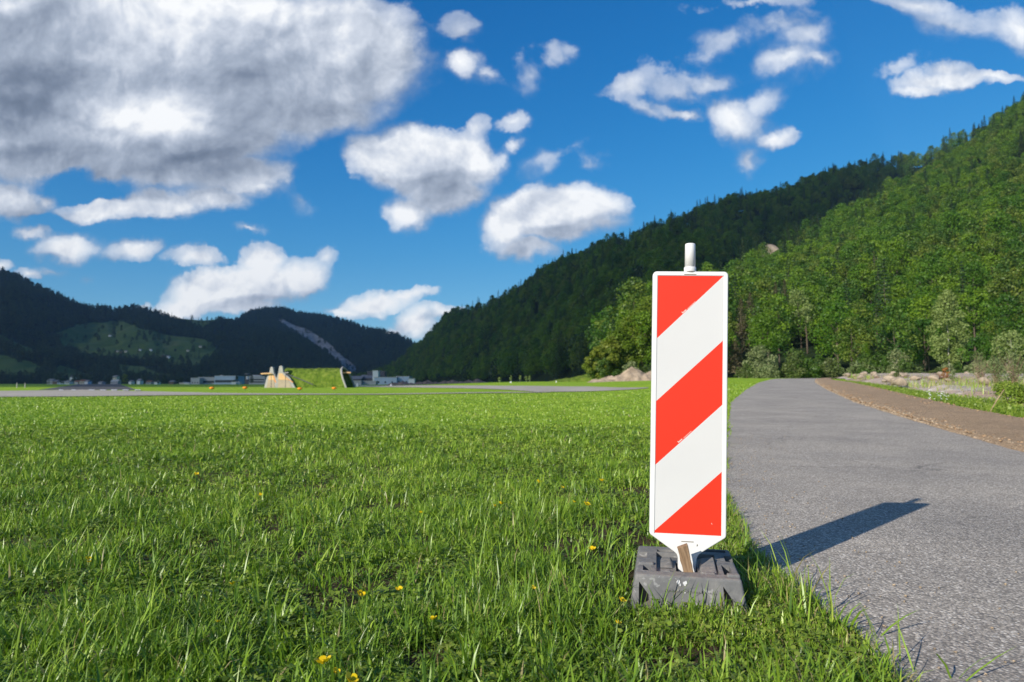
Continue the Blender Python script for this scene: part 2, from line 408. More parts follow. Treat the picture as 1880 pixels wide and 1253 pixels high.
    crk = nt.nodes.new('ShaderNodeTexVoronoi'); crk.feature = 'DISTANCE_TO_EDGE'; crk.inputs['Scale'].default_value = .55
    L(nt, V_(nt, 'ADD', p, V_(nt, 'SCALE', noise(nt, p, 3.0, 5, .6, 'Color'), scale=.5)), crk.inputs['Vector'])
    line = M_(nt, 'MULTIPLY', maprange(nt, crk.outputs['Distance'], .006, .001), maprange(nt, noise(nt, p, .35, 2, .5), .50, .58))
    c = mixc(nt, M_(nt, 'MULTIPLY', line, .6), c, (.06, .058, .055))
    dust = maprange(nt, noise(nt, p, 2.4, 7, .7), .62, .76)
    c = mixc(nt, M_(nt, 'MULTIPLY', dust, .4), c, (.46, .39, .30))
    L(nt, c, b.inputs['Base Color']); b.inputs['Roughness'].default_value = .82; b.inputs['Specular IOR Level'].default_value = .3
    h = M_(nt, 'ADD', M_(nt, 'MULTIPLY', vo.outputs['Distance'], -1.0), M_(nt, 'MULTIPLY', noise(nt, p, 300, 2, .5), .4))
    bump(nt, b, h, .75, .0035)
    MAT['asphalt'] = m
    # -- runway and taxiways
    for nm, c0, c1 in (('runway', (.055, .055, .060), (.085, .083, .085)), ('taxi', (.34, .30, .25), (.48, .43, .365))):
        m, nt, b, out = mat(nm); p = geo_pos(nt)
        mp = nt.nodes.new('ShaderNodeMapping'); mp.inputs['Scale'].default_value = (1, .25, 1); L(nt, p, mp.inputs[0])
        L(nt, ramp(nt, noise(nt, mp.outputs[0], .25, 7, .6), [(.3, c0), (.7, c1)]), b.inputs['Base Color']); b.inputs['Roughness'].default_value = .9
        MAT[nm] = m
    MAT['paint'] = m_plain('road_paint', (.72, .72, .70), .7, .1, 2)
    # -- bare soil strip
    m, nt, b, out = mat('bare_soil'); p = geo_pos(nt)
    f = noise(nt, p, 22, 9, .72)
    c = ramp(nt, f, [(.25, (.25, .165, .10)), (.5, (.42, .30, .195)), (.68, (.52, .39, .27)), (.8, (.66, .55, .42))])
    c = mixc(nt, 1.0, c, ramp(nt, noise(nt, p, 1.3, 5, .6), [(.3, (.85, .85, .85)), (.7, (1.12, 1.1, 1.08))]), 'MULTIPLY')
    L(nt, c, b.inputs['Base Color']); b.inputs['Roughness'].default_value = .95; b.inputs['Specular IOR Level'].default_value = .1
    bump(nt, b, f, 1.0, .04); MAT['soil'] = m
    # -- river gravel
    m, nt, b, out = mat('river_gravel'); p = geo_pos(nt)
    vo = nt.nodes.new('ShaderNodeTexVoronoi'); vo.inputs['Scale'].default_value = 3.5; L(nt, p, vo.inputs['Vector'])
    sepc = nt.nodes.new('ShaderNodeSeparateColor'); L(nt, vo.outputs['Color'], sepc.inputs[0])
    c = ramp(nt, sepc.outputs[0], [(0, (.36, .29, .235)), (.5, (.50, .42, .35)), (1, (.66, .58, .50))])
    c = mixc(nt, maprange(nt, noise(nt, p, .25, 6, .65), .42, .6), c, ramp(nt, noise(nt, p, 9, 6, .7), [(.3, (.30, .19, .125)), (.7, (.52, .38, .28))]))
    L(nt, c, b.inputs['Base Color']); b.inputs['Roughness'].default_value = .95
    bump(nt, b, vo.outputs['Distance'], .8, .12); MAT['gravel'] = m
    MAT['earth'] = m_plain('pale_earth', (.40, .31, .225), .95, .25, .6, .1, .15)
    MAT['rubble'] = m_plain('rubble', (.26, .19, .16), .95, .3, .8, .1, .3)
    MAT['boulder'] = m_plain('boulder', (.36, .29, .22), .9, .25, 1.5, .2, .05)
    MAT['palestone'] = m_plain('pale_stone', (.42, .33, .235), .9, .3, 14, .2, .004)
    MAT['brownclod'] = m_plain('soil_clod', (.34, .23, .14), .95, .3, 18, .1, .006)
    # -- hills: forest floor, meadow and bare rock by land cover
    m, nt, b, out = mat('hill_ground'); p = geo_pos(nt)
    fl = ramp(nt, noise(nt, p, .03, 7, .7), [(.3, (.010, .020, .007)), (.7, (.024, .042, .012))])
    md = ramp(nt, noise(nt, p, .012, 6, .65), [(.3, (.062, .110, .028)), (.55, (.092, .145, .036)), (.75, (.160, .160, .070))])
    rk = ramp(nt, noise(nt, p, .05, 9, .75), [(.3, (.10, .10, .085)), (.6, (.36, .34, .32)), (.8, (.50, .48, .46))])
    c = mixc(nt, maprange(nt, attr(nt, 'meadow'), .35, .65), fl, md)
    c = mixc(nt, maprange(nt, M_(nt, 'ADD', attr(nt, 'rock'), M_(nt, 'MULTIPLY', M_(nt, 'SUBTRACT', noise(nt, p, .03, 6, .7), .5), .9)), .45, .6), c, rk)
    L(nt, c, b.inputs['Base Color']); b.inputs['Roughness'].default_value = .95; b.inputs['Specular IOR Level'].default_value = .1
    MAT['hill'] = m
    # -- sign
    MAT['white_plastic'] = m_plain('white_plastic', (.72, .72, .71), .36, .03, 9, .5)
    MAT['white_tube'] = m_plain('white_tube', (.70, .70, .69), .4, .03, 9, .5)
    for nm, c0 in (('red_sheet', (.78, .034, .012)), ('white_sheet', (.60, .60, .595))):
        m, nt, b, out = mat(nm); co = objco(nt)
        f = noise(nt, co, 3, 5, .5)
        L(nt, ramp(nt, f, [(.3, tuple(x * .97 for x in c0)), (.7, tuple(min(1, x * 1.02) for x in c0))]), b.inputs['Base Color'])
        b.inputs['Roughness'].default_value = .42; b.inputs['Specular IOR Level'].default_value = .4
        MAT[nm] = m
    MAT['print'] = m_plain('pale_print', (.85, .70, .62), .5, .02)
    MAT['dark_slot'] = m_plain('slot_dirt', (.20, .16, .10), .9, .3, 40)
    # recycled plastic foot: dark grey, dusty, scraped
    m, nt, b, out = mat('recycled_plastic'); co = objco(nt)
    f = noise(nt, co, 9, 8, .68); f2 = noise(nt, co, 55, 6, .7)
    c = ramp(nt, f, [(.25, (.085, .087, .093)), (.5, (.14, .141, .145)), (.75, (.23, .222, .212))])
    geo = nt.nodes.new('ShaderNodeNewGeometry'); sn = nt.nodes.new('ShaderNodeSeparateXYZ'); L(nt, geo.outputs['Normal'], sn.inputs[0])
    dustf = M_(nt, 'MULTIPLY', maprange(nt, sn.outputs[2], .5, 1.0), maprange(nt, f2, .35, .65))
    c = mixc(nt, M_(nt, 'MULTIPLY', dustf, .75), c, (.30, .265, .22))
    scr = maprange(nt, noise(nt, co, 26, 3, .5, dist=1.5), .63, .68)
    c = mixc(nt, M_(nt, 'MULTIPLY', scr, .28), c, (.50, .50, .50))
    L(nt, c, b.inputs['Base Color']); b.inputs['Roughness'].default_value = .7; b.inputs['Specular IOR Level'].default_value = .35
    bump(nt, b, f2, .6, .0025); MAT['foot'] = m
    MAT['lime'] = m_plain('lime_splash', (.62, .62, .64), .9, .2, 60)
    # wood wedge
    m, nt, b, out = mat('rough_wood'); co = objco(nt)
    mp = nt.nodes.new('ShaderNodeMapping'); mp.inputs['Scale'].default_value = (60, 60, 6); L(nt, co, mp.inputs[0])
    f = noise(nt, mp.outputs[0], 2.0, 6, .6, dist=.6)
    L(nt, ramp(nt, f, [(.3, (.13, .08, .045)), (.55, (.27, .175, .10)), (.75, (.36, .25, .155))]), b.inputs['Base Color']); b.inputs['Roughness'].default_value = .85
    bump(nt, b, f, .9, .002); MAT['wood'] = m
    # buildings
    MAT['concrete'] = m_plain('concrete', (.40, .385, .36), .9, .12, .6)
    MAT['tan_door'] = m_plain('tan_steel', (.74, .46, .22), .7, .08, .5)
    MAT['brown_door'] = m_plain('brown_steel', (.42, .34, .24), .7, .1, .5)
    MAT['orange_door'] = m_plain('orange_steel', (.80, .30, .06), .7, .08, .5)
    MAT['grey_wall'] = m_plain('grey_wall', (.42, .43, .45), .8, .08, .1)
    MAT['blue_wall'] = m_plain('blue_grey_wall', (.42, .52, .66), .7, .08, .1)
    MAT['white_wall'] = m_plain('white_wall', (.74, .76, .78), .8, .06, .1)
    MAT['dark_wall'] = m_plain('dark_wall', (.10, .10, .115), .8, .1, .1)
    MAT['cream_wall'] = m_plain('cream_wall', (.60, .55, .45), .8, .08, .1)
    MAT['brown_wall'] = m_plain('brown_wall', (.22, .14, .09), .8, .1, .1)
    MAT['roof_grey'] = m_plain('grey_roof', (.22, .22, .23), .8, .1, .1)
    MAT['roof_pale'] = m_plain('pale_roof', (.50, .50, .50), .8, .08, .1)
    MAT['roof_red'] = m_plain('red_roof', (.26, .12, .08), .85, .15, .3)
    m, nt, b, out = mat('window_glass'); b.inputs['Base Color'].default_value = (.02, .025, .03, 1); b.inputs['Roughness'].default_value = .12; MAT['glass'] = m
    MAT['orange'] = m_plain('orange_plastic', (.90, .28, .010), .5, .05, 4)
    MAT['yellow_petal'] = leaf_mat('yellow_petals', [(.80, .55, .01), (.88, .65, .015)], .25, .3)
    MAT['stem'] = leaf_mat('green_stem', [(.08, .16, .02), (.10, .18, .03)], .2)
    m, nt, b, out = mat('shade_cloud_matter'); b.inputs['Base Color'].default_value = (.9, .9, .9, 1); b.inputs['Roughness'].default_value = 1
    tp = nt.nodes.new('ShaderNodeBsdfTransparent'); mx = nt.nodes.new('ShaderNodeMixShader'); mx.inputs[0].default_value = .40
    L(nt, b.outputs[0], mx.inputs[1]); L(nt, tp.outputs[0], mx.inputs[2]); L(nt, mx.outputs[0], out.inputs['Surface']); MAT['cloud'] = m   # added shade cloud, lets a little sun through both faces
    # mound grass
    m, nt, b, out = mat('mound_turf'); p = geo_pos(nt)
    f = noise(nt, p, .8, 8, .75)
    L(nt, ramp(nt, f, [(.35, (.060, .105, .012)), (.5, (.13, .20, .022)), (.65, (.23, .27, .05))]), b.inputs['Base Color']); b.inputs['Roughness'].default_value = 1
    b.inputs['Specular IOR Level'].default_value = .1
    bump(nt, b, f, 1.0, .5); MAT['mound'] = m
mats()

# ------------------------------------------------------------------ terrain
def sstep(t):
    t = np.clip(t, 0, 1); return t * t * (3 - 2 * t)
_ys = np.array([0, 8, 12, 20, 31, 45, 58, 90, 150, 400, 9000.])
_zs = np.array([0, 0, .06, .24, .48, .80, 1.14, 1.42, 2.0, 2.4, 2.4])
def zground(x, y):
    x = np.asarray(x, float); y = np.asarray(y, float)
    yy = np.maximum(y, .5)
    u = np.clip(x / yy, -1.5, 1.5)
    k = 3 - 2 * sstep((u - .05) / .25)
    zr = np.interp(yy / k, _ys, _zs)
    w = sstep((u + .25) / .3)
    zl = -.5 * sstep((yy - 10) / 140)
    return w * zr + (1 - w) * zl
def gz(x, y): return float(zground(x, y))
def hit(px, py):
    """where the sight line through a picture point meets the field"""
    u, v = pix_uv(px, py)
    y = np.geomspace(.8, 3000, 6000)
    d = CAMZ + v * y - zground(u * y, y)
    i = np.argmax(d < 0)
    if d[i] >= 0: i = len(y) - 1
    yy = y[i]; return u * yy, yy, gz(u * yy, yy)
def srange(a, lim, n):
    s = np.linspace(-math.asinh(lim / a), math.asinh(lim / a), n); return a * np.sinh(s)
def vnoise(x, y, seed=0):
    """smooth value noise, -1..1"""
    r = np.random.default_rng(seed).random((256, 256)) * 2 - 1
    xi = np.floor(x).astype(int); yi = np.floor(y).astype(int); fx = x - xi; fy = y - yi
    fx = fx * fx * (3 - 2 * fx); fy = fy * fy * (3 - 2 * fy)
    g = lambda i, j: r[i % 256, j % 256]
    return (g(xi, yi) * (1 - fx) + g(xi + 1, yi) * fx) * (1 - fy) + (g(xi, yi + 1) * (1 - fx) + g(xi + 1, yi + 1) * fx) * fy
def fbm(x, y, seed=0, oct=5, gain=.5):
    s = 0; a = 1; n = 0
    for i in range(oct):
        s = s + a * vnoise(x * 2 ** i, y * 2 ** i, seed + i); n += a; a *= gain
    return s / n
def grid_faces(nr, nc):
    i, j = np.meshgrid(np.arange(nr - 1), np.arange(nc - 1), indexing='ij')
    a = (i * nc + j).ravel(); return np.stack([a, a + 1, a + nc + 1, a + nc], 1)

gx = srange(3.0, 7000, 420); gy = srange(3.0, 7000, 420)
X, Y = np.meshgrid(gx, gy)
Z = zground(X, Y)
Z = np.where(Y < 0, 0, Z)
tag(mesh_np('meadow', np.stack([X.ravel(), Y.ravel(), Z.ravel()], 1), [grid_faces(420, 420)], MAT['ground'], smooth=True), 'flat green airfield meadow of short grass under the forested hills', kind='structure')

def lift(y): return .004 + .0007 * np.maximum(0, y - 3)
def strip_sheet(name, ys, xl, xr, m, label, extra=0.0, ncol=10):
    """sheet between two edge curves x(y), draped on the field"""
    t = np.linspace(0, 1, ncol)
    Xs = xl[:, None] * (1 - t) + xr[:, None] * t; Ys = np.repeat(ys[:, None], ncol, 1)
    Zs = zground(Xs, Ys) + lift(Ys) + extra
    return tag(mesh_np(name, np.stack([Xs.ravel(), Ys.ravel(), Zs.ravel()], 1), [grid_faces(len(ys), ncol)], m, smooth=True), label, kind='structure')
# -- the path
PL = np.array([(.80, -3), (.86, .3), (.98, 1.2), (1.03, 1.85), (1.08, 2.22), (1.10, 2.77), (1.15, 3.43), (1.58, 5.2), (2.46, 8), (6.4, 20), (10.6, 31), (16.2, 45), (20.8, 55), (25.5, 64), (36, 80)])
PR = np.array([(3.6, -3), (4.0, .3), (4.1, 1.2), (4.2, 1.85), (4.3, 2.22), (4.42, 2.77), (4.60, 3.43), (5.0, 5.2), (5.95, 8), (10.0, 20), (14.3, 31), (20.0, 45), (24.4, 55), (30.0, 64), (42, 80)])
def pl(y): return np.interp(y, PL[:, 1], PL[:, 0])
def pr(y): return np.interp(y, PR[:, 1], PR[:, 0])
outer_pts = [hit(px, py)[:2] for px, py in ((1527, 699.5), (1560, 704), (1613, 715.5), (1696, 735.6), (1771, 753), (1879, 774), (2080, 812))]
OW = np.array(sorted([(b, a) for a, b in outer_pts]))
def po(y):
    r = np.interp(y, OW[:, 0], OW[:, 1])
    r = np.where(y < OW[0, 0], OW[0, 1] - (OW[0, 0] - y) * .25, r)
    r = np.where(y > OW[-1, 0], OW[-1, 1] + (y - OW[-1, 0]) * .45, r)
    return np.maximum(r, pr(y) + .25)
ysp = np.concatenate([np.arange(-3, 6, .05), np.arange(6, 80, .25)])
jag = .022 * fbm(ysp * 6, ysp * 0 + 3, 5, 4) + .03 * fbm(ysp * 1.5, ysp * 0, 6, 3)
strip_sheet('path', ysp, pl(ysp) + jag, pr(ysp) + .02, MAT['asphalt'], 'coarse grey asphalt path curving away beside the meadow', .006, 26)
# -- soil strip: a low lumpy bank with a crumbling inner edge
ys2 = np.concatenate([np.arange(-3, 20, .06), np.arange(20, 66, .2)])
nc = 44; t = np.linspace(0, 1, nc)
jr = .05 * fbm(ys2 * 3, ys2 * 0, 9, 5)
xl = pr(ys2) - .02 + jr; xr = po(ys2)
Xs = xl[:, None] * (1 - t) + xr[:, None] * t; Ys = np.repeat(ys2[:, None], nc, 1)
prof = np.minimum(1, t / .05) * .045 + .03 * np.sin(math.pi * t)
Zs = zground(Xs, Ys) + lift(Ys) + .004 + prof[None, :] + .02 * fbm(Xs * 5, Ys * 5, 12, 5, .6) * np.minimum(1, t / .03)[None, :]
tag(mesh_np('soil_strip', np.stack([Xs.ravel(), Ys.ravel(), Zs.ravel()], 1), [grid_faces(len(ys2), nc)], MAT['soil'], smooth=True), 'strip of bare brown soil along the right edge of the path', kind='structure')
# -- runway, taxiways from their outlines on the field
def field_sheet(name, outline, m, label, extra=0.0, sub=24):
    P = [hit(px, py) for px, py in outline]          # quads: near-left .. as two edge polylines of equal length
    n = len(P) // 2
    A = np.array([p[:2] for p in P[:n]]); B = np.array([p[:2] for p in P[n:]][::-1])
    s = np.linspace(0, n - 1, (n - 1) * sub + 1)
    ax = np.interp(s, range(n), A[:, 0]); ay = np.interp(s, range(n), A[:, 1]); bx = np.interp(s, range(n), B[:, 0]); by = np.interp(s, range(n), B[:, 1])
    t = np.linspace(0, 1, 16)
    Xs = ax[:, None] * (1 - t) + bx[:, None] * t; Ys = ay[:, None] * (1 - t) + by[:, None] * t
    Zs = zground(Xs, Ys) + lift(Ys) * .35 + extra
    return tag(mesh_np(name, np.stack([Xs.ravel(), Ys.ravel(), Zs.ravel()], 1), [grid_faces(len(s), 16)], m), label, kind='structure')
field_sheet('runway', [(70, 716.3), (252, 716.3), (219, 705.8), (146, 705.8)], MAT['runway'], 'dark airfield runway running away to the village', .0)
field_sheet('taxiway', [(-500, 733), (0, 730), (150, 729), (300, 727), (420, 726.2), (620, 725.5), (960, 722.5), (1010, 721.6),
                        (960, 721.3), (620, 724.2), (420, 723.2), (300, 720.8), (255, 716.6), (100, 716.6), (0, 719.2), (-500, 722)][:8] +
            [(1010, 720.9), (960, 721.2), (620, 724.0), (420, 722.8), (300, 720.0), (150, 716.4), (0, 718.6), (-500, 722)], MAT['taxi'], 'pale grey airfield taxiway along the near edge of the runway', .03)
field_sheet('apron', [(640, 709.6), (760, 711.8), (930, 716.5), (985, 720.4), (1190, 713.6),
                      (1190, 712.4), (1080, 710.4), (930, 709.2), (760, 708.2), (640, 707.8)], MAT['taxi'], 'pale wedge of tarmac in the meadow right of the grassed shelter', .02)
for i, px in enumerate((108, 131, 162.5, 183.5, 204, 225, 247)):
    w = 11 if i > 1 else 8
    field_sheet('runway_marking', [(px, 717.9), (px + w, 717.9), (px + w, 716.5), (px, 716.5)], MAT['paint'], 'white dash painted across the runway threshold', .06, 2)

# -- hills as height fields on rays of the valley, each with its real distance
def px_u(px): return pix_uv(px, 700)[0]
def profile(pts):
    a = [pix_uv(*p) for p in pts]; return np.array([q[0] for q in a]), np.array([q[1] for q in a])
class Hill:
    def __init__(s, ridge, foot, rdist, tree_h, amp, seed, power=1.15, u0=None, u1=None):
        s.ru, s.rv = profile(ridge); s.fu, s.fy = np.array(foot).T; s.du, s.dy = np.array(rdist).T
        s.th = tree_h; s.amp = amp; s.seed = seed; s.pw = power
        s.u0 = u0 if u0 is not None else s.ru[0]; s.u1 = u1 if u1 is not None else s.ru[-1]
    def pos(s, u, t):
        yf = np.interp(u, s.fu, s.fy); yr = np.interp(u, s.du, s.dy); v = np.interp(u, s.ru, s.rv)
        y = yf + (yr - yf) * t
        x = u * y
        zf = zground(u * yf, yf) - 1.0
        zr = CAMZ + v * yr - s.th
        tt = np.clip(t, 0, 1)
        z = zf + (zr - zf) * tt ** s.pw
        rel = np.abs(zr - zf)
        nz = fbm(x / 170 + 7, y / 260, s.seed, 4) * 1.0
        z = z + s.amp * rel * nz * np.sin(math.pi * tt) ** .8 * .55
        z = np.where(t > 1, zr - (t - 1) * (yr - yf) * .7, z)
        return x, y, z
    def mesh(s, name, label, masks=None, nu=420, nt=110):
        u = np.linspace(s.u0, s.u1, nu); t = np.linspace(-.03, 1.35, nt)
        U, T = np.meshgrid(u, t); x, y, z = s.pos(U, T)
        at = {}
        for k, fn in (masks or {}).items(): at[k] = fn(x, y, z).ravel()
        return tag(mesh_np(name, np.stack([x.ravel(), y.ravel(), z.ravel()], 1), [grid_faces(nt, nu)], MAT['hill'], smooth=True, attrs=at), label, kind='structure')
    def scatter(s, n, seed, lo=0.0, hi=1.02, ulo=None, uhi=None):
        r = np.random.default_rng(seed)
        ulo = s.u0 if ulo is None else ulo; uhi = s.u1 if uhi is None else uhi
        m = n * 6
        u = r.uniform(ulo, uhi, m); t = r.uniform(lo, hi, m)
        yf = np.interp(u, s.fu, s.fy); yr = np.interp(u, s.du, s.dy); y = yf + (yr - yf) * t
        w = y * (yr - yf); keep = r.random(m) < w / w.max()
        u = u[keep][:n]; t = t[keep][:n]
        return u, t, *s.pos(u, t)
def to_pix(x, y, z):
    d = y * CP + (z - CAMZ) * SP; b = -y * SP + (z - CAMZ) * CP
    return 940 + F * x / d, 626.5 - F * b / d
def in_poly(px, py, poly):
    c = np.zeros(px.shape, bool); n = len(poly)
    for i in range(n):
        x0, y0 = poly[i]; x1, y1 = poly[(i + 1) % n]
        k = ((y0 > py) != (y1 > py)) & (px < (x1 - x0) * (py - y0) / ((y1 - y0) or 1e-9) + x0)
        c ^= k
    return c
hillA = Hill([(1020, 704), (1050, 690), (1075, 650), (1090, 620), (1130, 580), (1200, 540), (1300, 505), (1400, 455), (1500, 408), (1600, 355), (1700, 303), (1800, 250), (1880, 206), (2300, 40), (2700, -80)],
             [(.0, 260), (.07, 230), (.12, 150), (.2, 146), (.3, 138), (.5, 132), (.75, 128), (1.4, 118)],
             [(.0, 262), (.07, 236), (.12, 185), (.2, 280), (.3, 390), (.42, 520), (.6, 640), (.75, 760), (1.4, 900)], 19, .42, 21)
hillB = Hill([(640, 703), (690, 686), (730, 665), (760, 640), (790, 612), (820, 577), (850, 568), (880, 560), (935, 540), (975, 515), (1000, 492), (1045, 475), (1090, 455), (1115, 437), (1150, 437), (1175, 426), (1210, 410),
              (1300, 382), (1370, 365), (1450, 345), (1540, 312), (1600, 294), (1650, 288), (1690, 285), (1700, 280), (1750, 250), (1800, 232), (1880, 195), (2300, 70), (2700, -60)],
             [(-.26, 1500), (-.2, 1350), (-.1, 950), (0, 640), (.1, 420), (.2, 330), (.4, 560), (.75, 800), (1.4, 900)],
             [(-.26, 1560), (-.2, 1600), (-.1, 1450), (0, 1250), (.15, 1100), (.4, 1120), (.75, 1150), (1.4, 1200)], 19, .50, 33)
mtL = Hill([(-600, 330), (-200, 430), (0, 490), (30, 498), (60, 515), (100, 533), (140, 551), (160, 559), (200, 560), (215, 565), (228, 559), (250, 558), (285, 564), (300, 573), (340, 577), (370, 580), (400, 578), (430, 585), (470, 592), (540, 610), (600, 640), (640, 680), (660, 702)],
           [(-1.4, 900), (-.75, 1150), (-.5, 1280), (-.2, 1500)], [(-1.4, 1700), (-.75, 2100), (-.4, 2300), (-.2, 1900)], 16, .30, 41)
mtM = Hill([(300, 640), (380, 600), (430, 585), (450, 574), (460, 567), (490, 563), (520, 563), (545, 570), (600, 577), (640, 587), (670, 599), (700, 603), (730, 611), (750, 620), (768, 634), (800, 660), (850, 690), (900, 704)],
           [(-.52, 2100), (-.2, 1950), (-.02, 1700)], [(-.52, 2700), (-.3, 2900), (-.02, 2200)], 14, .30, 51)
MEADOWS = [[(95, 613), (118, 606), (170, 590), (225, 590), (262, 604), (318, 618), (352, 620), (392, 630), (402, 645), (384, 664), (330, 672), (262, 664), (200, 660), (150, 652), (118, 632)], [(100, 613), (130, 606), (180, 596), (215, 593), (240, 600), (270, 612), (320, 627), (350, 622), (375, 628), (388, 640), (365, 648), (340, 655), (372, 662), (350, 668), (310, 665), (270, 655), (215, 655), (180, 645), (130, 630)],
           [(310, 583), (335, 578), (400, 582), (407, 592), (370, 604), (340, 596)],
           [(-300, 560), (0, 614), (40, 634), (70, 646), (55, 652), (0, 632), (-300, 600)],
           [(-200, 640), (0, 652), (52, 664), (92, 682), (60, 694), (0, 696), (-200, 692)],
           [(110, 672), (150, 684), (197, 697), (120, 700), (75, 700), (90, 688)],
           [(215, 668), (262, 672), (290, 684), (330, 690), (300, 696), (235, 693), (215, 682)], [(350, 668), (372, 664), (368, 678), (352, 680)]]
def mead(x, y, z):
    px, py = to_pix(x, y, z)
    px = px + 7 * fbm(x / 60, y / 90, 71, 3); py = py + 4 * fbm(x / 60, y / 90, 77, 3)
    m = np.zeros(px.shape, bool)
    for p in MEADOWS: m |= in_poly(px, py, p)
    return m.astype(float)
def scar(x, y, z):
    px, py = to_pix(x, y, z); best = np.full(px.shape, 9.0)
    for line in ([(515, 590, 3.0), (535, 602, 4), (560, 612, 5), (585, 630, 6.5), (603, 645, 7), (615, 660, 8), (640, 682, 9)], [(502, 646, 2.5), (520, 655, 4), (545, 664, 4.5), (570, 674, 4)]):
        for (x0, y0, r0), (x1, y1, r1) in zip(line, line[1:]):
            dx, dy = x1 - x0, y1 - y0; tt = np.clip(((px - x0) * dx + (py - y0) * dy) / (dx * dx + dy * dy), 0, 1)
            d = np.hypot(px - x0 - tt * dx, py - y0 - tt * dy) / (r0 + (r1 - r0) * tt)
            best = np.minimum(best, d)
    return np.clip(1.75 - best * .75, 0, 1)
def scarA(x, y, z):
    px, py = to_pix(x, y, z)
    return np.clip(1.3 - np.hypot((px - 1415) / 14, (py - 443) / 9), 0, 1)
hillA.mesh('hillside', 'sunlit forested hillside rising to the right', {'rock': scarA, 'meadow': lambda x, y, z: np.zeros(x.shape)}, 380, 100)
hillB.mesh('forested_ridge', 'long dark forested ridge behind the sunlit hillside', {'rock': lambda x, y, z: np.zeros(x.shape), 'meadow': lambda x, y, z: np.zeros(x.shape)})
mtL.mesh('mountain', 'dark mountain with hill meadows at the left of the valley', {'meadow': mead, 'rock': lambda x, y, z: np.zeros(x.shape)}, 700, 220)
mtM.mesh('far_mountain', 'dark blue mountain with a pale rock slide at the end of the valley', {'rock': scar, 'meadow': lambda x, y, z: np.zeros(x.shape)}, 500, 220)

# -- unseen cloud added towards the sun, outlined to shade the far valley
def shade_cloud():
    q = [(-7500, 235), (-600, 238), (-20, 236), (30, 262), (70, 330), (110, 415), (330, 655), (700, 1080), (985, 1400), (1600, 2300), (1600, 3000), (800, 3900), (-3000, 3900), (-7500, 3000)]
    Z0 = 1400.0; k = math.cos(SUN_EL) / math.sin(SUN_EL)
    ox, oy = SUNV.x / math.cos(SUN_EL) * k * Z0, SUNV.y / math.cos(SUN_EL) * k * Z0
    qx = np.array([p[0] for p in q], float); qy = np.array([p[1] for p in q], float)
    v = []; n = 0
    X = []; Yy = []
    for i in range(len(q)):
        a = np.array(q[i], float); b = np.array(q[(i + 1) % len(q)], float)
        m = max(2, int(np.linalg.norm(b - a) / 60))
        for s in np.linspace(0, 1, m, endpoint=False):
            p = a * (1 - s) + b * s; X.append(p[0]); Yy.append(p[1])
    X = np.array(X); Yy = np.array(Yy)
    jit = 14 * fbm(X / 90, Yy / 90, 3, 3); Yy = Yy + jit
    n = len(X); cx, cy = X.mean(), Yy.mean()
    rings = []
    for (sc, z) in ((.97, 60), (1.0, 0), (.975, -50)):
        pass
    vs = []
    for z, off in ((0, 0), (60, -12)):
        vs.append(np.stack([X + ox, Yy + off + oy, Z0 + z + 0 * X], 1))
    V = np.concatenate(vs)
    me = bpy.data.meshes.new('shade_cloud'); 
    faces = [tuple(range(n)), tuple(range(2 * n - 1, n - 1, -1))] + [(i, i + n, (i + 1) % n + n, (i + 1) % n) for i in range(n)]
    me.from_pydata([tuple(p) for p in V], [], faces); me.materials.append(MAT['cloud'])
    o = bpy.data.objects.new('shade_cloud', me); COL.objects.link(o)
    tag(o, 'flat unseen cloud added to shade the far side of the valley', kind='structure')
shade_cloud()

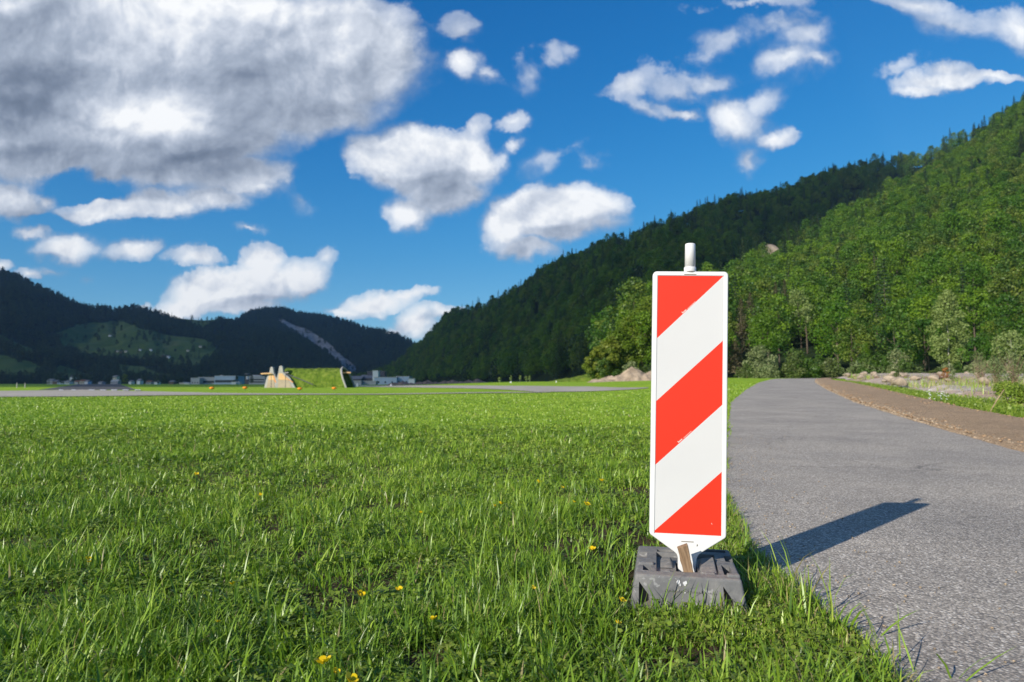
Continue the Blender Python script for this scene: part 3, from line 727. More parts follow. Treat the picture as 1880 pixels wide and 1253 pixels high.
# ------------------------------------------------------------------ the striped board, its foot and the wedge
YAW = R(-6.85)
FYAW = R(-12.0)
FOOT = (.6745, 2.691, 0.0)
def make_board():
    root = empty('traffic_board', (FOOT[0], FOOT[1], 0), 0, 'upright red and white striped board with a white tube on top, beside the path', 'traffic sign')
    root.rotation_euler = Euler((R(.48), R(1.43), YAW), 'XYZ'); root.location.z = .0124
    # outline of the moulded board (x, z), tapering to a tenon at the bottom
    hw = .1445; zt = 1.237; zb = .205
    def arc(cx, cz, r, a0, a1, n=6):
        return [(cx + r * math.cos(R(a0 + (a1 - a0) * i / n)), cz + r * math.sin(R(a0 + (a1 - a0) * i / n))) for i in range(n + 1)]
    out = arc(hw - .016, zt - .016, .016, 0, 90) + arc(-hw + .016, zt - .016, .016, 90, 180)
    out += arc(-hw + .016, zb + .014, .016, 180, 240) + [(-.052, .148), (-.040, .138), (-.034, .122), (-.033, .03), (.033, .03), (.034, .122), (.040, .138), (.052, .148)] + arc(hw - .016, zb + .014, .016, 300, 360)
    b = MB().prism(out, -.016, .016)
    fr = b.build('board_frame', MAT['white_plastic'], root, bevel=.0045, seg=3)
    # the recessed bed the sheeting sits in
    ihw = .1275; it = 1.221; ib = .214
    cut = MB().box(-ihw, ihw, -.05, -.0125, ib, it).build('c')
    cut.parent = root; bpy.context.view_layer.update(); boolean(fr, cut)
    bed = -.0125
    # sheeting: bands by their edges on the left and right side
    W = .1255; T = 1.219; B = .216; H = T - B
    rt = [0, .252, .500, .757, 1.0]; lf = [.246, .492, .739, .992]
    z = lambda f: T - f * H
    bands = [('red_stripe', 'red_sheet', [(-W, T), (W, T), (-W, z(lf[0]))]),
             ('white_stripe', 'white_sheet', [(W, T), (W, z(rt[1])), (-W, z(lf[1])), (-W, z(lf[0]))]),
             ('red_stripe', 'red_sheet', [(W, z(rt[1])), (W, z(rt[2])), (-W, z(lf[2])), (-W, z(lf[1]))]),
             ('white_stripe', 'white_sheet', [(W, z(rt[2])), (W, z(rt[3])), (-W, z(lf[3])), (-W, z(lf[2]))]),
             ('red_stripe', 'red_sheet', [(W, z(rt[3])), (W, B), (-W, B), (-W, z(lf[3]))])]
    for nm, mm, pts in bands:
        MB().prism(pts, bed - .0012, bed - .0001).build(nm, MAT[mm], root)
    # small print along the lower edge of two red stripes
    for (x0, z0) in ((-.026, z(lf[0]) + (W - .026) * .974), (-.036, z(lf[2]) + (W - .036) * .962)):
        p = MB(); d = Vector((.716, 0, .698)); n = Vector((-.698, 0, .716)); o = Vector((x0, bed - .0012, z0)) + n * .0022
        def stroke(a, b_, h0, h1):
            q = [o + d * a + n * h0, o + d * b_ + n * h0, o + d * b_ + n * h1, o + d * a + n * h1]
            p.add([(v.x, v.y - .0003, v.z) for v in q], [(0, 1, 2, 3)])
        for k in range(6): stroke(.0035 * k, .0035 * k + .0024, 0, .0042 if k else .0075)
        rr = random.Random(4); a = .026
        while a < .064:
            w = rr.uniform(.0012, .003); stroke(a, a + w, 0, .0019); a += w + rr.uniform(.0006, .0016)
        p.build('small_print', MAT['print'], root)
    # a scratch on the lowest stripe
    MB().add([(.088, bed - .0016, .262), (.091, bed - .0016, .258), (.092, bed - .0016, .259), (.089, bed - .0016, .263)], [(0, 1, 2, 3)]).build('scratch', MAT['print'], root)
    # moulded slots at top and bottom of the face
    MB().box(-.024, .022, -.0172, -.0150, .187, .1895).build('slot', MAT['dark_slot'], root)
    MB().box(-.024, .022, -.0172, -.0150, 1.2235, 1.2262).build('slot', MAT['dark_slot'], root)
    # rust spot
    MB().prism([(.034, .172), (.037, .173), (.038, .179), (.035, .181)], -.0166, -.0160).build('rust_mark', MAT['dark_slot'], root)
    # tube and its socket
    MB().tube([(0, 0, 1.236), (0, 0, 1.256)], [.0235, .0235], 28).build('socket', MAT['white_tube'], root, bevel=.003, seg=2, smooth=False)
    t = MB().tube([(0, 0, 1.256), (0, 0, 1.345), (0, 0, 1.3485), (0, 0, 1.350)], [.0205, .0200, .0188, .0160], 40).build('tube', MAT['white_tube'], root)
    for f in t.data.polygons: f.use_smooth = abs(f.normal.z) < .5
    for f in [o for o in root.children if o.name.startswith('socket')][0].data.polygons: f.use_smooth = abs(f.normal.z) < .5
    return root
board = make_board()

def make_foot():
    root = empty('board_foot', FOOT, FYAW, 'dusty dark grey recycled plastic foot holding the striped board in the grass', 'sign base')
    m = MB()
    # main block: splayed walls
    def frustum(x0, x1, y0, y1, z0, X0, X1, Y0, Y1, z1):
        m.add([(X0, Y0, z0), (X1, Y0, z0), (X1, Y1, z0), (X0, Y1, z0), (x0, y0, z1), (x1, y0, z1), (x1, y1, z1), (x0, y1, z1)],
              [(0, 3, 2, 1), (4, 5, 6, 7), (0, 1, 5, 4), (1, 2, 6, 5), (2, 3, 7, 6), (3, 0, 4, 7)])
    frustum(-.188, .182, -.205, .245, -.02, -.212, .206, -.222, .262, .118)
    body = m.build('body', MAT['foot'], root, bevel=.009, seg=3)
    body.location = (0, 0, 0)
    bpy.context.view_layer.update()
    def cut(mb):
        c = mb.build('c'); c.parent = root; bpy.context.view_layer.update(); boolean(body, c)
    # hollows in the front wall, left and right (leaning three-cornered pockets)
    cut(MB().add([(-.178, -.30, .098), (-.128, -.30, .040), (-.128, -.30, .012), (-.182, -.30, .004), (-.172, -.160, .090), (-.132, -.160, .038), (-.132, -.160, .016), (-.172, -.160, .010)], [(0, 1, 2, 3), (4, 7, 6, 5), (0, 4, 5, 1), (1, 5, 6, 2), (2, 6, 7, 3), (3, 7, 4, 0)]))
    cut(MB().add([(.114, -.30, .098), (.168, -.30, .032), (.172, -.30, .012), (.122, -.30, .004), (.120, -.160, .090), (.160, -.160, .032), (.162, -.160, .016), (.126, -.160, .010)], [(0, 1, 2, 3), (4, 7, 6, 5), (0, 4, 5, 1), (1, 5, 6, 2), (2, 6, 7, 3), (3, 7, 4, 0)]))
    cut(MB().box(-.30, -.175, -.05, .02, -.05, .05)); cut(MB().box(.17, .30, -.05, .02, -.05, .05))
    # stepped pockets in the top: side hand holds, rear corner holds
    cut(MB().box(.128, .158, -.150, -.010, .060, .2)); cut(MB().box(-.162, -.132, -.145, -.075, .060, .2))
    cut(MB().box(.075, .165, .185, .225, .070, .2)); cut(MB().box(-.110, -.045, .150, .190, .080, .2))
    cut(MB().box(-.30, -.150, .04, .13, .100, .2)); cut(MB().box(.15, .30, .04, .13, .092, .2))
    # sunken middle field and the sockets
    cut(MB().add([(-.112, -.150, .108), (.112, -.150, .108), (.112, .140, .100), (-.112, .140, .100), (-.120, -.160, .2), (.120, -.160, .2), (.120, .150, .2), (-.120, .150, .2)],
                 [(0, 3, 2, 1), (4, 5, 6, 7), (0, 1, 5, 4), (1, 2, 6, 5), (2, 3, 7, 6), (3, 0, 4, 7)]))
    cut(MB().box(-.040, .040, -.095, .050, .02, .2))
    # raised shoulders right and left of the socket, and small lugs
    s = MB()
    s.add([(.045, -.115, .107), (.108, -.115, .107), (.108, .045, .107), (.045, .045, .107), (.050, -.110, .112), (.104, -.110, .112), (.104, .040, .134), (.056, .030, .130)],
          [(0, 3, 2, 1), (4, 5, 6, 7), (0, 1, 5, 4), (1, 2, 6, 5), (2, 3, 7, 6), (3, 0, 4, 7)])
    s.build('shoulder', MAT['foot'], root, bevel=.004)
    MB().add([(-.100, -.060, .107), (-.050, -.060, .107), (-.050, .050, .107), (-.100, .050, .107), (-.096, -.050, .114), (-.055, -.050, .114), (-.060, .045, .126), (-.092, .045, .122)],
             [(0, 3, 2, 1), (4, 5, 6, 7), (0, 1, 5, 4), (1, 2, 6, 5), (2, 3, 7, 6), (3, 0, 4, 7)]).build('shoulder', MAT['foot'], root, bevel=.004)
    for x in (-.098, .060): MB().box(x, x + .038, -.150, -.122, .100, .120).build('lug', MAT['foot'], root, bevel=.005)
    for x0, x1 in ((-.180, -.122), (.135, .180)): MB().box(x0, x1, -.072 if x0 < 0 else -.18, -.045 if x0 < 0 else -.152, .110, .127).build('lug', MAT['foot'], root, bevel=.005)
    # moulded line of raised lettering, worn away
    rr = random.Random(2); p = MB(); a = -.08
    p.box(-.085, .095, -.2150, -.2110, .0655, .0668)
    while a < .09:
        w = rr.uniform(.004, .008); p.box(a, a + w * .6, -.2150, -.2110, .0675, .0675 + rr.uniform(.002, .006)); a += w + .004
    p.build('raised_marking', MAT['foot'], root)
    # bird lime
    sp = MB(); rr = random.Random(8)
    for k in range(9):
        cx = -.018 + rr.gauss(0, .012); cz = .100 - abs(rr.gauss(0, .014)); r = rr.uniform(.002, .007)
        yy = -.2065 - (.118 - cz) * .123 - .0012
        sp.add([(cx + r * math.cos(i * 1.05) * rr.uniform(.7, 1.2), yy - .0006, cz + 1.4 * r * math.sin(i * 1.05) * rr.uniform(.7, 1.2)) for i in range(6)], [tuple(range(6))])
    sp.build('white_splash', MAT['lime'], root)
    return root
foot = make_foot()
def make_wedge():
    root = empty('wooden_wedge', (FOOT[0] - .032, FOOT[1] - .085, .07), YAW, 'rough piece of wood jammed into the plastic foot in front of the striped board', 'wood wedge')
    m = MB(); rr = random.Random(5)
    n = 9; L_ = .150; vs = []
    for i in range(n):
        t = i / (n - 1); w0 = .0165 + .003 * t; x = rr.uniform(-.0012, .0012)
        for (a, b) in ((-1, -1), (1, -1), (1, 1), (-1, 1)):
            vs.append((a * w0 + x + rr.uniform(-.0007, .0007) * (1 if i else 0), b * .008 * (1 + .2 * t), t * L_ + (a * .003 if i == n - 1 else 0)))
    fs = [(0, 1, 2, 3)] + [tuple((n - 1) * 4 + k for k in (3, 2, 1, 0))]
    for i in range(n - 1):
        for k in range(4): fs.append((i * 4 + k, (i + 1) * 4 + k, (i + 1) * 4 + (k + 1) % 4, i * 4 + (k + 1) % 4))
    m.add(vs, fs)
    o = m.build('timber', MAT['wood'], root, bevel=.001, seg=1)
    o.rotation_euler = (R(8), R(-13), 0); o.location = (.028, .004, -.01)
    return root
make_wedge()

# ------------------------------------------------------------------ plants: leaf cards
def cards(centers, normals, size, r, aspect=1.0, up_bias=0.0):
    """one bent leaf-clump quad per centre"""
    n = len(centers)
    a = r.normal(size=(n, 3)); a -= normals * np.sum(a * normals, 1)[:, None]; a /= np.linalg.norm(a, axis=1)[:, None] + 1e-9
    b = np.cross(normals, a)
    s = size[:, None] if hasattr(size, '__len__') else size
    k = r.uniform(.6, 1.2, (n, 4, 1))
    P = np.stack([centers - a * s * k[:, 0] * .5 * aspect, centers - b * s * k[:, 1] * .5, centers + a * s * k[:, 2] * .5 * aspect, centers + b * s * k[:, 3] * .5], 1)
    P[:, 0] -= normals * s * .12; P[:, 2] -= normals * s * .12
    V = P.reshape(-1, 3); Fq = np.arange(n * 4).reshape(n, 4)
    return V, Fq
def unit(v): return v / (np.linalg.norm(v, axis=-1, keepdims=True) + 1e-9)
def broad_crown(name, m, parent, seed, H=18, z0=4.0, rad=4.8, nl=20, n=2600, size=.5, lobe=(1.3, 2.5), shape=1.0):
    r = np.random.default_rng(seed)
    C = []; 
    for i in range(nl):
        t = (i + r.uniform(0, 1)) / nl
        z = z0 + (H - z0) * (.08 + .84 * t)
        rr = rad * math.sin(math.pi * min(1, (.16 + .80 * t)) ** shape) * r.uniform(.45, .95)
        ph = i * 2.399 + r.uniform(-.5, .5)
        C.append((rr * math.cos(ph), rr * math.sin(ph), z, r.uniform(*lobe)))
    C.append((0, 0, H - lobe[0], lobe[0] * 1.1)); C = np.array(C)
    w = C[:, 3] ** 2; idx = r.choice(len(C), n, p=w / w.sum())
    d = unit(r.normal(size=(n, 3)) + np.array([0, 0, .35]))
    rr = C[idx, 3] * r.uniform(.62, 1.08, n)
    c = C[idx, :3] + d * rr[:, None] * np.array([1, 1, .8])
    nrm = unit(d * .8 + r.normal(size=(n, 3)) * .55 + np.array([0, 0, .25]))
    V, Fq = cards(c, nrm, size * r.uniform(.6, 1.3, n), r)
    lt = r.random(len(C)); tint = np.clip(lt[idx] * .7 + r.random(n) * .3, 0, 1)
    return mesh_np(name, V, [Fq], m, parent, attrs={'tint': np.repeat(tint, 4)})
def conifer_crown(name, m, parent, seed, H=22, z0=2.0, rad=3.0, n=2200, size=.55):
    r = np.random.default_rng(seed)
    lv = r.integers(0, 26, n); t = (lv + r.uniform(-.12, .12, n)) / 26; t = np.clip(t, 0, 1)
    R_ = rad * (1 - t) ** .85 * (.85 + .3 * r.random(26)[lv]) + .12
    q = r.random(n) ** .6; nb = 9
    ph = (r.integers(0, nb, n) + lv * .37) / nb * 2 * math.pi + r.normal(0, .10, n)
    rr = R_ * q
    z = z0 + (H - z0) * t - .30 * rr + .06 * rr ** 2 + r.normal(0, .08, n)
    c = np.stack([rr * np.cos(ph), rr * np.sin(ph), z], 1)
    nrm = unit(np.stack([np.cos(ph) * .5, np.sin(ph) * .5, np.full(n, .8)], 1) + r.normal(size=(n, 3)) * .35)
    V, Fq = cards(c, nrm, size * r.uniform(.5, 1.2, n) * (1.1 - .5 * t), r)
    return mesh_np(name, V, [Fq], m, parent, attrs={'tint': np.repeat(r.random(26)[lv] * .6 + .4 * r.random(n), 4)})
def trunk(name, m, parent, seed, H, r0, limbs=6, fork=.35, lean=.3):
    rr = random.Random(seed); t = MB()
    pts = []; x = y = 0
    for i in range(7):
        pts.append((x, y, H * i / 6 - .3)); x += rr.uniform(-lean, lean) * .5; y += rr.uniform(-lean, lean) * .5
    t.tube(pts, [r0 * (1 - .85 * i / 6) for i in range(7)], 8)
    for k in range(limbs):
        h = fork + (1 - fork) * k / limbs * .8; i = min(5, int(h * 6)); p = Vector(pts[i]).lerp(Vector(pts[i + 1]), h * 6 - i)
        a = k * 2.4 + rr.uniform(-.4, .4); l = H * rr.uniform(.12, .24)
        q = p + Vector((math.cos(a) * l * .5, math.sin(a) * l * .5, l * .45)); q2 = q + Vector((math.cos(a) * l * .5, math.sin(a) * l * .5, l * .55))
        t.tube([p, q, q2], [r0 * .35, r0 * .22, r0 * .06], 6)
    return t.build(name, m, parent, smooth=True)

def plant_base(x, y): return (x, y, gz(x, y))
def copy_tree(o, parent=None):
    c = o.copy(); COL.objects.link(c); c.parent = parent
    for ch in list(o.children): copy_tree(ch, c)
    return c

# first tree of each kind
def tree_proto(kind, seed):
    if kind == 'broadleaf_tree':
        root = empty('broadleaf_tree')
        trunk('trunk', MAT['bark'], root, seed, 14, .24, 7)
        broad_crown('crown', MAT['broad'], root, seed, H=[17, 19, 15, 18][seed % 4], rad=[4.6, 5.2, 4.9, 4.2][seed % 4], nl=[18, 24, 16, 21][seed % 4])
    elif kind == 'conifer_tree':
        root = empty('conifer_tree')
        trunk('trunk', MAT['bark'], root, seed, 19, .26, 0)
        conifer_crown('crown', MAT['conif'], root, seed, H=[21, 24][seed % 2], rad=[3.0, 3.4][seed % 2])
    return root
B_ = [tree_proto('broadleaf_tree', s) for s in (1, 2, 3, 4)]
K_ = [tree_proto('conifer_tree', s) for s in (1, 2)]

# -- the wood on the sunlit hillside: the nearest trees as trees of their own
uA, tA, xA, yA, zA = hillA.scatter(3300, 5, 0.0, 1.0, .02, 1.02)
qA, rA = to_pix(xA, yA, zA); kp = (qA > 1092) & ~((np.abs(qA - 1415) < 20) & (rA > 436) & (rA < 505)); uA, tA, xA, yA, zA = uA[kp], tA[kp], xA[kp], yA[kp], zA[kp]
order = np.argsort(np.hypot(xA, yA) + 500 * ((xA / yA) > .80))
NEAR = 250
# keep trees in the nearest lot apart from each other
chosen = []
for i in order:
    if len(chosen) >= NEAR: break
    if xA[i] / yA[i] > .82: continue
    if any(abs(to_pix(xA[i], yA[i], zA[i])[0] - px_) < w_ and d0_ - 28 < yA[i] < d0_ + 3 for px_, d0_, w_ in ((1744, 150, 16), (1402, 136, 26), (1466, 161, 24), (1362, 151, 16), (1425, 191, 18), (1442, 197, 18), (1378, 173, 14), (1797, 132, 14), (1858, 132, 16))): continue
    if all((xA[i] - xA[j]) ** 2 + (yA[i] - yA[j]) ** 2 > 6.2 ** 2 for j in chosen): chosen.append(i)
chosen_set = set(chosen); maxd = max(np.hypot(xA[i], yA[i]) for i in chosen)
rt = random.Random(11)
used = set()
def place_tree(proto, x, y, z, s, label, cat, group):
    if proto in used: o = copy_tree(proto)
    else: o = proto; used.add(proto)
    o.location = (x, y, z); o.rotation_euler = (0, 0, rt.uniform(0, 6.28)); sz = s * rt.uniform(.9, 1.12); o.scale = (s, s, sz)
    o['label'] = label; o['category'] = cat; o['group'] = group
    return o
for i in chosen:
    x, y, z = xA[i], yA[i], zA[i]
    con = rt.random() < .10 or (x / y > .30 and x / y < .42 and rt.random() < .45 and y > 170)
    q_ = to_pix(x, y, z)[0]; up = 'in the front rows' if tA[i] < .035 else 'further up the slope'
    zone = 'left of or behind the striped board' if q_ < 1335 else 'between the board and the round vivid tree' if q_ < 1402 else 'between the round vivid and the cone-shaped tree' if q_ < 1592 else 'between the cone-shaped tree and the birch' if q_ < 1744 else 'right of the birch'
    if con: place_tree(rt.choice(K_), x, y, z, rt.uniform(.55, .9) + min(.3, tA[i] * 1.2), 'conifer ' + up + ' ' + zone, 'tree', 'conifers in the lower part of the sunlit wood')
    else: place_tree(rt.choice(B_), x, y, z, rt.uniform(.62, .95) + min(.4, tA[i] * 1.6), 'leafy tree ' + up + ' ' + zone, 'tree', 'broadleaf trees in the lower part of the sunlit wood')

def special(name, px, base_py, dist, label, cat='tree'):
    u, _ = pix_uv(px, base_py); x = u * dist; z = gz(x, dist)
    return empty(name, (x, dist, z - .05), rt.uniform(0, 6), label, cat)
def hpx(top, base, dist): return (base - top) / F * dist
# bright trees left of the board
for px, top, base, d, rad, lab in ((1098, 628, 694, 150, 2.9, 'low bright green tree at the left end of the lit trees beside the earth mound'),
                              (1122, 606, 690, 152, 3.4, 'rounded yellow-green tree second from the left end of the lit trees by the earth mound'),
                              (1138, 590, 690, 154, 3.9, 'leafy green tree between the rounded one and the mound peak'), (1155, 572, 690, 156, 4.4, 'middle bright green tree rising behind the peak of the pale earth mound'),
                              (1172, 556, 690, 158, 4.6, 'tall leafy beech with a bare grey trunk just left of the striped board'),
                              (1196, 533, 690, 160, 5.4, 'tallest lit tree whose crown touches the left edge of the striped board'),
                              (1232, 520, 690, 168, 5.6, 'large leafy tree mostly hidden behind the striped board')):
    H = hpx(top, base, d); rt0 = special('beech_tree', px, base, d, lab); rt0['group'] = 'bright trees beside the earth mound'
    trunk('trunk', MAT['palebark'] if H > 16 else MAT['bark'], rt0, int(px), H * .8, .22 if H > 14 else .12, 8, .4)
    broad_crown('crown', MAT['beech'], rt0, int(px), H=H, z0=H * (.22 if H > 15 else .08), rad=rad * 1.15, nl=34, n=5600, size=.42, lobe=(H * .07, H * .13))
# single trees right of the board
t = special('birch_tree', 1744, 690, 121, 'tall pale birch with a white trunk standing out of the wood at the right')
H = hpx(524, 690, 121); trunk('trunk', MAT['palebark'], t, 3, H * .95, .15, 0)
broad_crown('crown', MAT['birch'], t, 31, H=H, z0=1.6, rad=3.0, nl=46, n=6500, size=.36, lobe=(.7, 1.4), shape=.9)
t = special('conical_tree', 1592, 688, 118, 'small cone-shaped yellow-green tree in front of the dark wood right of the path')
H = hpx(622, 688, 118); trunk('trunk', MAT['bark'], t, 5, H * .8, .1, 0); conifer_crown('crown', MAT['bright'], t, 8, H=H, z0=.3, rad=1.9, n=1500, size=.34)
t = special('bright_tree', 1402, 642, 135, 'round vivid green tree right of the striped board'); t.location.z = 5.2
H = 9.6; trunk('trunk', MAT['bark'], t, 6, H * .8, .16, 6); broad_crown('crown', MAT['bright'], t, 18, H=H, z0=1.6, rad=3.4, nl=20, n=2800, size=.36, lobe=(.9, 1.7))
t = special('bright_tree', 1466, 610, 160, 'pale green tree uphill to the right of the round vivid green one'); t.location.z = 12.5
H = 10.5; trunk('trunk', MAT['bark'], t, 7, H * .8, .16, 6); broad_crown('crown', MAT['birch'], t, 19, H=H, z0=1.2, rad=3.0, nl=20, n=2600, size=.40, lobe=(.9, 1.7))
t = special('willow_bush', 1396, 692, 108, 'tall grey-green willow bush at the far end of the meadow beside the path')
H = hpx(634, 692, 108); trunk('trunk', MAT['bark'], t, 8, H * .7, .07, 8, .1); broad_crown('crown', MAT['willow'], t, 28, H=H, z0=.2, rad=2.2, nl=26, n=2600, size=.26, lobe=(.5, 1.1), shape=1.2)
t = special('young_tree', 1646, 691, 112, 'young tree with a thin white trunk at the edge of the gravel')
H = hpx(640, 691, 112); trunk('trunk', MAT['palebark'], t, 9, H * .9, .10, 9, .35); broad_crown('crown', MAT['willow'], t, 29, H=H, z0=H * .45, rad=1.5, nl=12, n=620, size=.28, lobe=(.4, .8))
t = special('young_tree', 1797, 691, 108, 'open green tree with a slender brown trunk right of the birch')
H = hpx(618, 691, 108); trunk('trunk', MAT['bark'], t, 10, H * .9, .10, 9, .4); broad_crown('crown', MAT['broad'], t, 39, H=H, z0=H * .4, rad=2.6, nl=14, n=1500, size=.30, lobe=(.6, 1.2))
t = special('forked_tree', 1858, 692, 104, 'tree with a pale forked trunk and yellow-green leaves at the right edge of the picture')
H = hpx(606, 692, 104); trunk('trunk', MAT['palebark'], t, 12, H * .9, .13, 12, .25); broad_crown('crown', MAT['birch'], t, 49, H=H, z0=H * .38, rad=3.1, nl=16, n=1500, size=.30, lobe=(.6, 1.2))
for k, (px, py0, d, z, H) in enumerate(((1362, 640, 150, 7.2, 12.5), (1350, 660, 142, 2.6, 8), (1425, 585, 190, 17.5, 12), (1442, 590, 196, 18.5, 12.5), (1378, 590, 172, 14, 10))):
    t = special('brown_conifer', px, py0, d, ('tall brownish conifer whose tip rises right beside the board', 'short dull brown tree low beside the striped board', 'grey-brown conifer uphill of the round vivid tree', 'taller of two grey-brown conifers up the slope right of the board', 'small brown conifer above the tall one by the board')[k])
    t.location.z = z; t['group'] = 'brownish conifers right of the board'
    trunk('trunk', MAT['bark'], t, 60 + k, H * .85, .14, 0); conifer_crown('crown', MAT['brownconif'], t, 70 + k, H=H, z0=.8, rad=2.3, n=1500, size=.42)

# shrubs along the foot of the wood
def shrub_proto(seed, m, H, rad):
    root = empty('shrub'); trunk('stems', MAT['drytwig'], root, seed, H * .6, .03, 7, .05, .2)
    broad_crown('leaves', m, root, seed, H=H, z0=.0, rad=rad, nl=12, n=700, size=.26, lobe=(.35, .8), shape=1.0); return root
S_ = [shrub_proto(80, MAT['bush'], 2.4, 1.6), shrub_proto(81, MAT['bush'], 3.2, 1.5), shrub_proto(82, MAT['willow'], 2.2, 1.8), shrub_proto(83, MAT['bush'], 1.6, 1.5)]
for k in range(84):
    u = rt.uniform(.315, .86); d = rt.uniform(100, 119); x = u * d
    place_tree(rt.choice(S_), x, d, gz(x, d) - .1, rt.uniform(.75, 1.5), 'leafy shrub at the foot of the wood ' + ('near the end of the meadow' if u < .40 else 'behind the bend of the path' if u < .46 else 'between path and thin white trunk' if u < .56 else 'in front of the birch' if u < .69 else 'right of the birch'), 'shrub', 'shrubs along the foot of the wood')
for k in range(10):
    u = .115 + .02 * k; d = 150 - rt.uniform(0, 6); x = u * d
    place_tree(rt.choice(S_), x, d, gz(x, d) + 1.0, rt.uniform(.9, 1.5), 'leafy shrub under the bright trees behind the earth mound', 'shrub', 'shrubs under the bright trees')
# saplings in front of the dark ridge
SAP = []
for k, (px, top, base, w) in enumerate(((917, 690, 700, 1), (938, 686, 699, .8), (955, 685, 698.5, .5), (966, 687, 698.5, .9), (972, 686, 698.5, .6))):
    d = 168; H = hpx(top, base, d)
    lab = ('leftmost small pale sapling in front of the dark ridge', 'second sapling from the left before the dark ridge, a white tag at its foot', 'thin upright sapling, middle of the five before the dark ridge', 'yellowish sapling fourth from the left before the dark ridge', 'rightmost thin sapling before the dark ridge')[k]
    u, _ = pix_uv(px, base); t = empty('sapling', (u * d, d, gz(u * d, d)), 0, lab, 'sapling', 'young trees in front of the dark ridge')
    trunk('trunk', MAT['palebark'], t, 100 + k, H * .9, .03, 3, .4, .05)
    broad_crown('crown', MAT['birch'], t, 110 + k, H=H, z0=H * .25, rad=.42 * w, nl=7, n=160, size=.16, lobe=(.15, .3))

# -- trees in the village, also the pattern for the far woods
def village_tree(px, H, d, m, kind, label, n=320, size=1.3):
    u, _ = pix_uv(px, 705); x = u * d
    o = empty(kind, (x, d, gz(x, d)), 0, label, 'tree')
    trunk('trunk', MAT['bark'], o, int(px), H * .6, .25, 0)
    if kind == 'village_conifer': c = conifer_crown('crown', m, o, int(px), H=H, z0=1, rad=2.8, n=n, size=size)
    else: c = broad_crown('crown', m, o, int(px), H=H, z0=1.5, rad=H * .30, nl=10, n=n, size=size, lobe=(H * .1, H * .18))
    return c
farA = village_tree(229, 13, 880, MAT['beech'], 'village_tree', 'yellow-green round tree at the end of the runway in the village')
farB = village_tree(302, 12, 900, MAT['far'], 'village_tree', 'dark round tree between the houses right of the runway end')
farC = village_tree(405, 15, 960, MAT['far'], 'village_tree', 'dark broad tree behind the long hangar')
farK = village_tree(150, 17, 930, MAT['far'], 'village_conifer', 'dark pointed conifer behind the houses left of the runway', 260, 1.2)
farK2 = village_tree(468, 18, 990, MAT['far'], 'village_conifer', 'dark pointed conifer behind the terminal building', 260, 1.2)
farD = village_tree(436, 12, 950, MAT['far'], 'village_tree', 'dark tree between the hangar and the control tower')
farE = village_tree(118, 9, 900, MAT['far'], 'village_tree', 'small dark tree among the leftmost village houses')

# -- woods too far and too many to count: trees set over the hills
def wood(name, label, pts, kinds, rots, scales, protos, parts=1):
    me = bpy.data.meshes.new(name); n = len(pts)
    me.vertices.add(n); me.vertices.foreach_set('co', np.ascontiguousarray(pts, dtype=np.float32).ravel())
    for k, a, ty in (('kind_id', kinds, 'INT'), ('turn', rots, 'FLOAT'), ('size', scales, 'FLOAT')):
        at = me.attributes.new(k, ty, 'POINT'); at.data.foreach_set('value', np.ascontiguousarray(a, dtype=np.int32 if ty == 'INT' else np.float32))
    o = bpy.data.objects.new(name, me); COL.objects.link(o)
    g = bpy.data.node_groups.new(name, 'GeometryNodeTree')
    g.interface.new_socket('Geometry', in_out='INPUT', socket_type='NodeSocketGeometry'); g.interface.new_socket('Geometry', in_out='OUTPUT', socket_type='NodeSocketGeometry')
    gi = g.nodes.new('NodeGroupInput'); go = g.nodes.new('NodeGroupOutput')
    m2p = g.nodes.new('GeometryNodeMeshToPoints'); L(g, gi.outputs[0], m2p.inputs['Mesh'])
    def na(nm, ty):
        a = g.nodes.new('GeometryNodeInputNamedAttribute'); a.data_type = ty; a.inputs['Name'].default_value = nm; return a.outputs[0]
    kid, trn, siz = na('kind_id', 'INT'), na('turn', 'FLOAT'), na('size', 'FLOAT')
    cx = g.nodes.new('ShaderNodeCombineXYZ'); L(g, trn, cx.inputs[2])
    join = g.nodes.new('GeometryNodeJoinGeometry')
    for i, p in enumerate(protos):
        cmp_ = g.nodes.new('FunctionNodeCompare'); cmp_.data_type = 'INT'; cmp_.operation = 'EQUAL'
        ins = [s for s in cmp_.inputs if s.enabled and s.type == 'INT']
        L(g, kid, ins[0]); ins[1].default_value = i
        oi = g.nodes.new('GeometryNodeObjectInfo'); oi.transform_space = 'ORIGINAL'; oi.inputs['Object'].default_value = p; oi.inputs['As Instance'].default_value = True
        ip = g.nodes.new('GeometryNodeInstanceOnPoints')
        L(g, m2p.outputs[0], ip.inputs['Points']); L(g, cmp_.outputs[0], ip.inputs['Selection']); L(g, oi.outputs['Geometry'], ip.inputs['Instance'])
        L(g, cx.outputs[0], ip.inputs['Rotation']); L(g, siz, ip.inputs['Scale']); L(g, ip.outputs[0], join.inputs[0])
    L(g, join.outputs[0], go.inputs[0])
    md = o.modifiers.new('woods', 'NODES'); md.node_group = g
    return tag(o, label, kind='stuff')
crownsB = [c for p in B_ for c in p.children if c.name.startswith('crown')]
crownsK = [c for p in K_ for c in p.children if c.name.startswith('crown')]
rest = np.array([i for i in range(len(xA)) if i not in chosen_set and (np.hypot(xA[i], yA[i]) > maxd * .97 or xA[i] / yA[i] > .82)])
r_ = np.random.default_rng(3)
kd = r_.choice(6, len(rest), p=[.22, .22, .22, .22, .06, .06])
upper = tA[rest] > .9; kd[upper & (r_.random(len(rest)) < .35)] = 4
sc = .72 + .72 * r_.random(len(rest)) ** 1.3; bare = (np.hypot((to_pix(xA[rest], yA[rest], zA[rest])[0] - 1415) / 18, (to_pix(xA[rest], yA[rest], zA[rest])[1] - 440) / 11) < 1)
rest = rest[~bare]; kd = kd[~bare]; sc = sc[~bare]
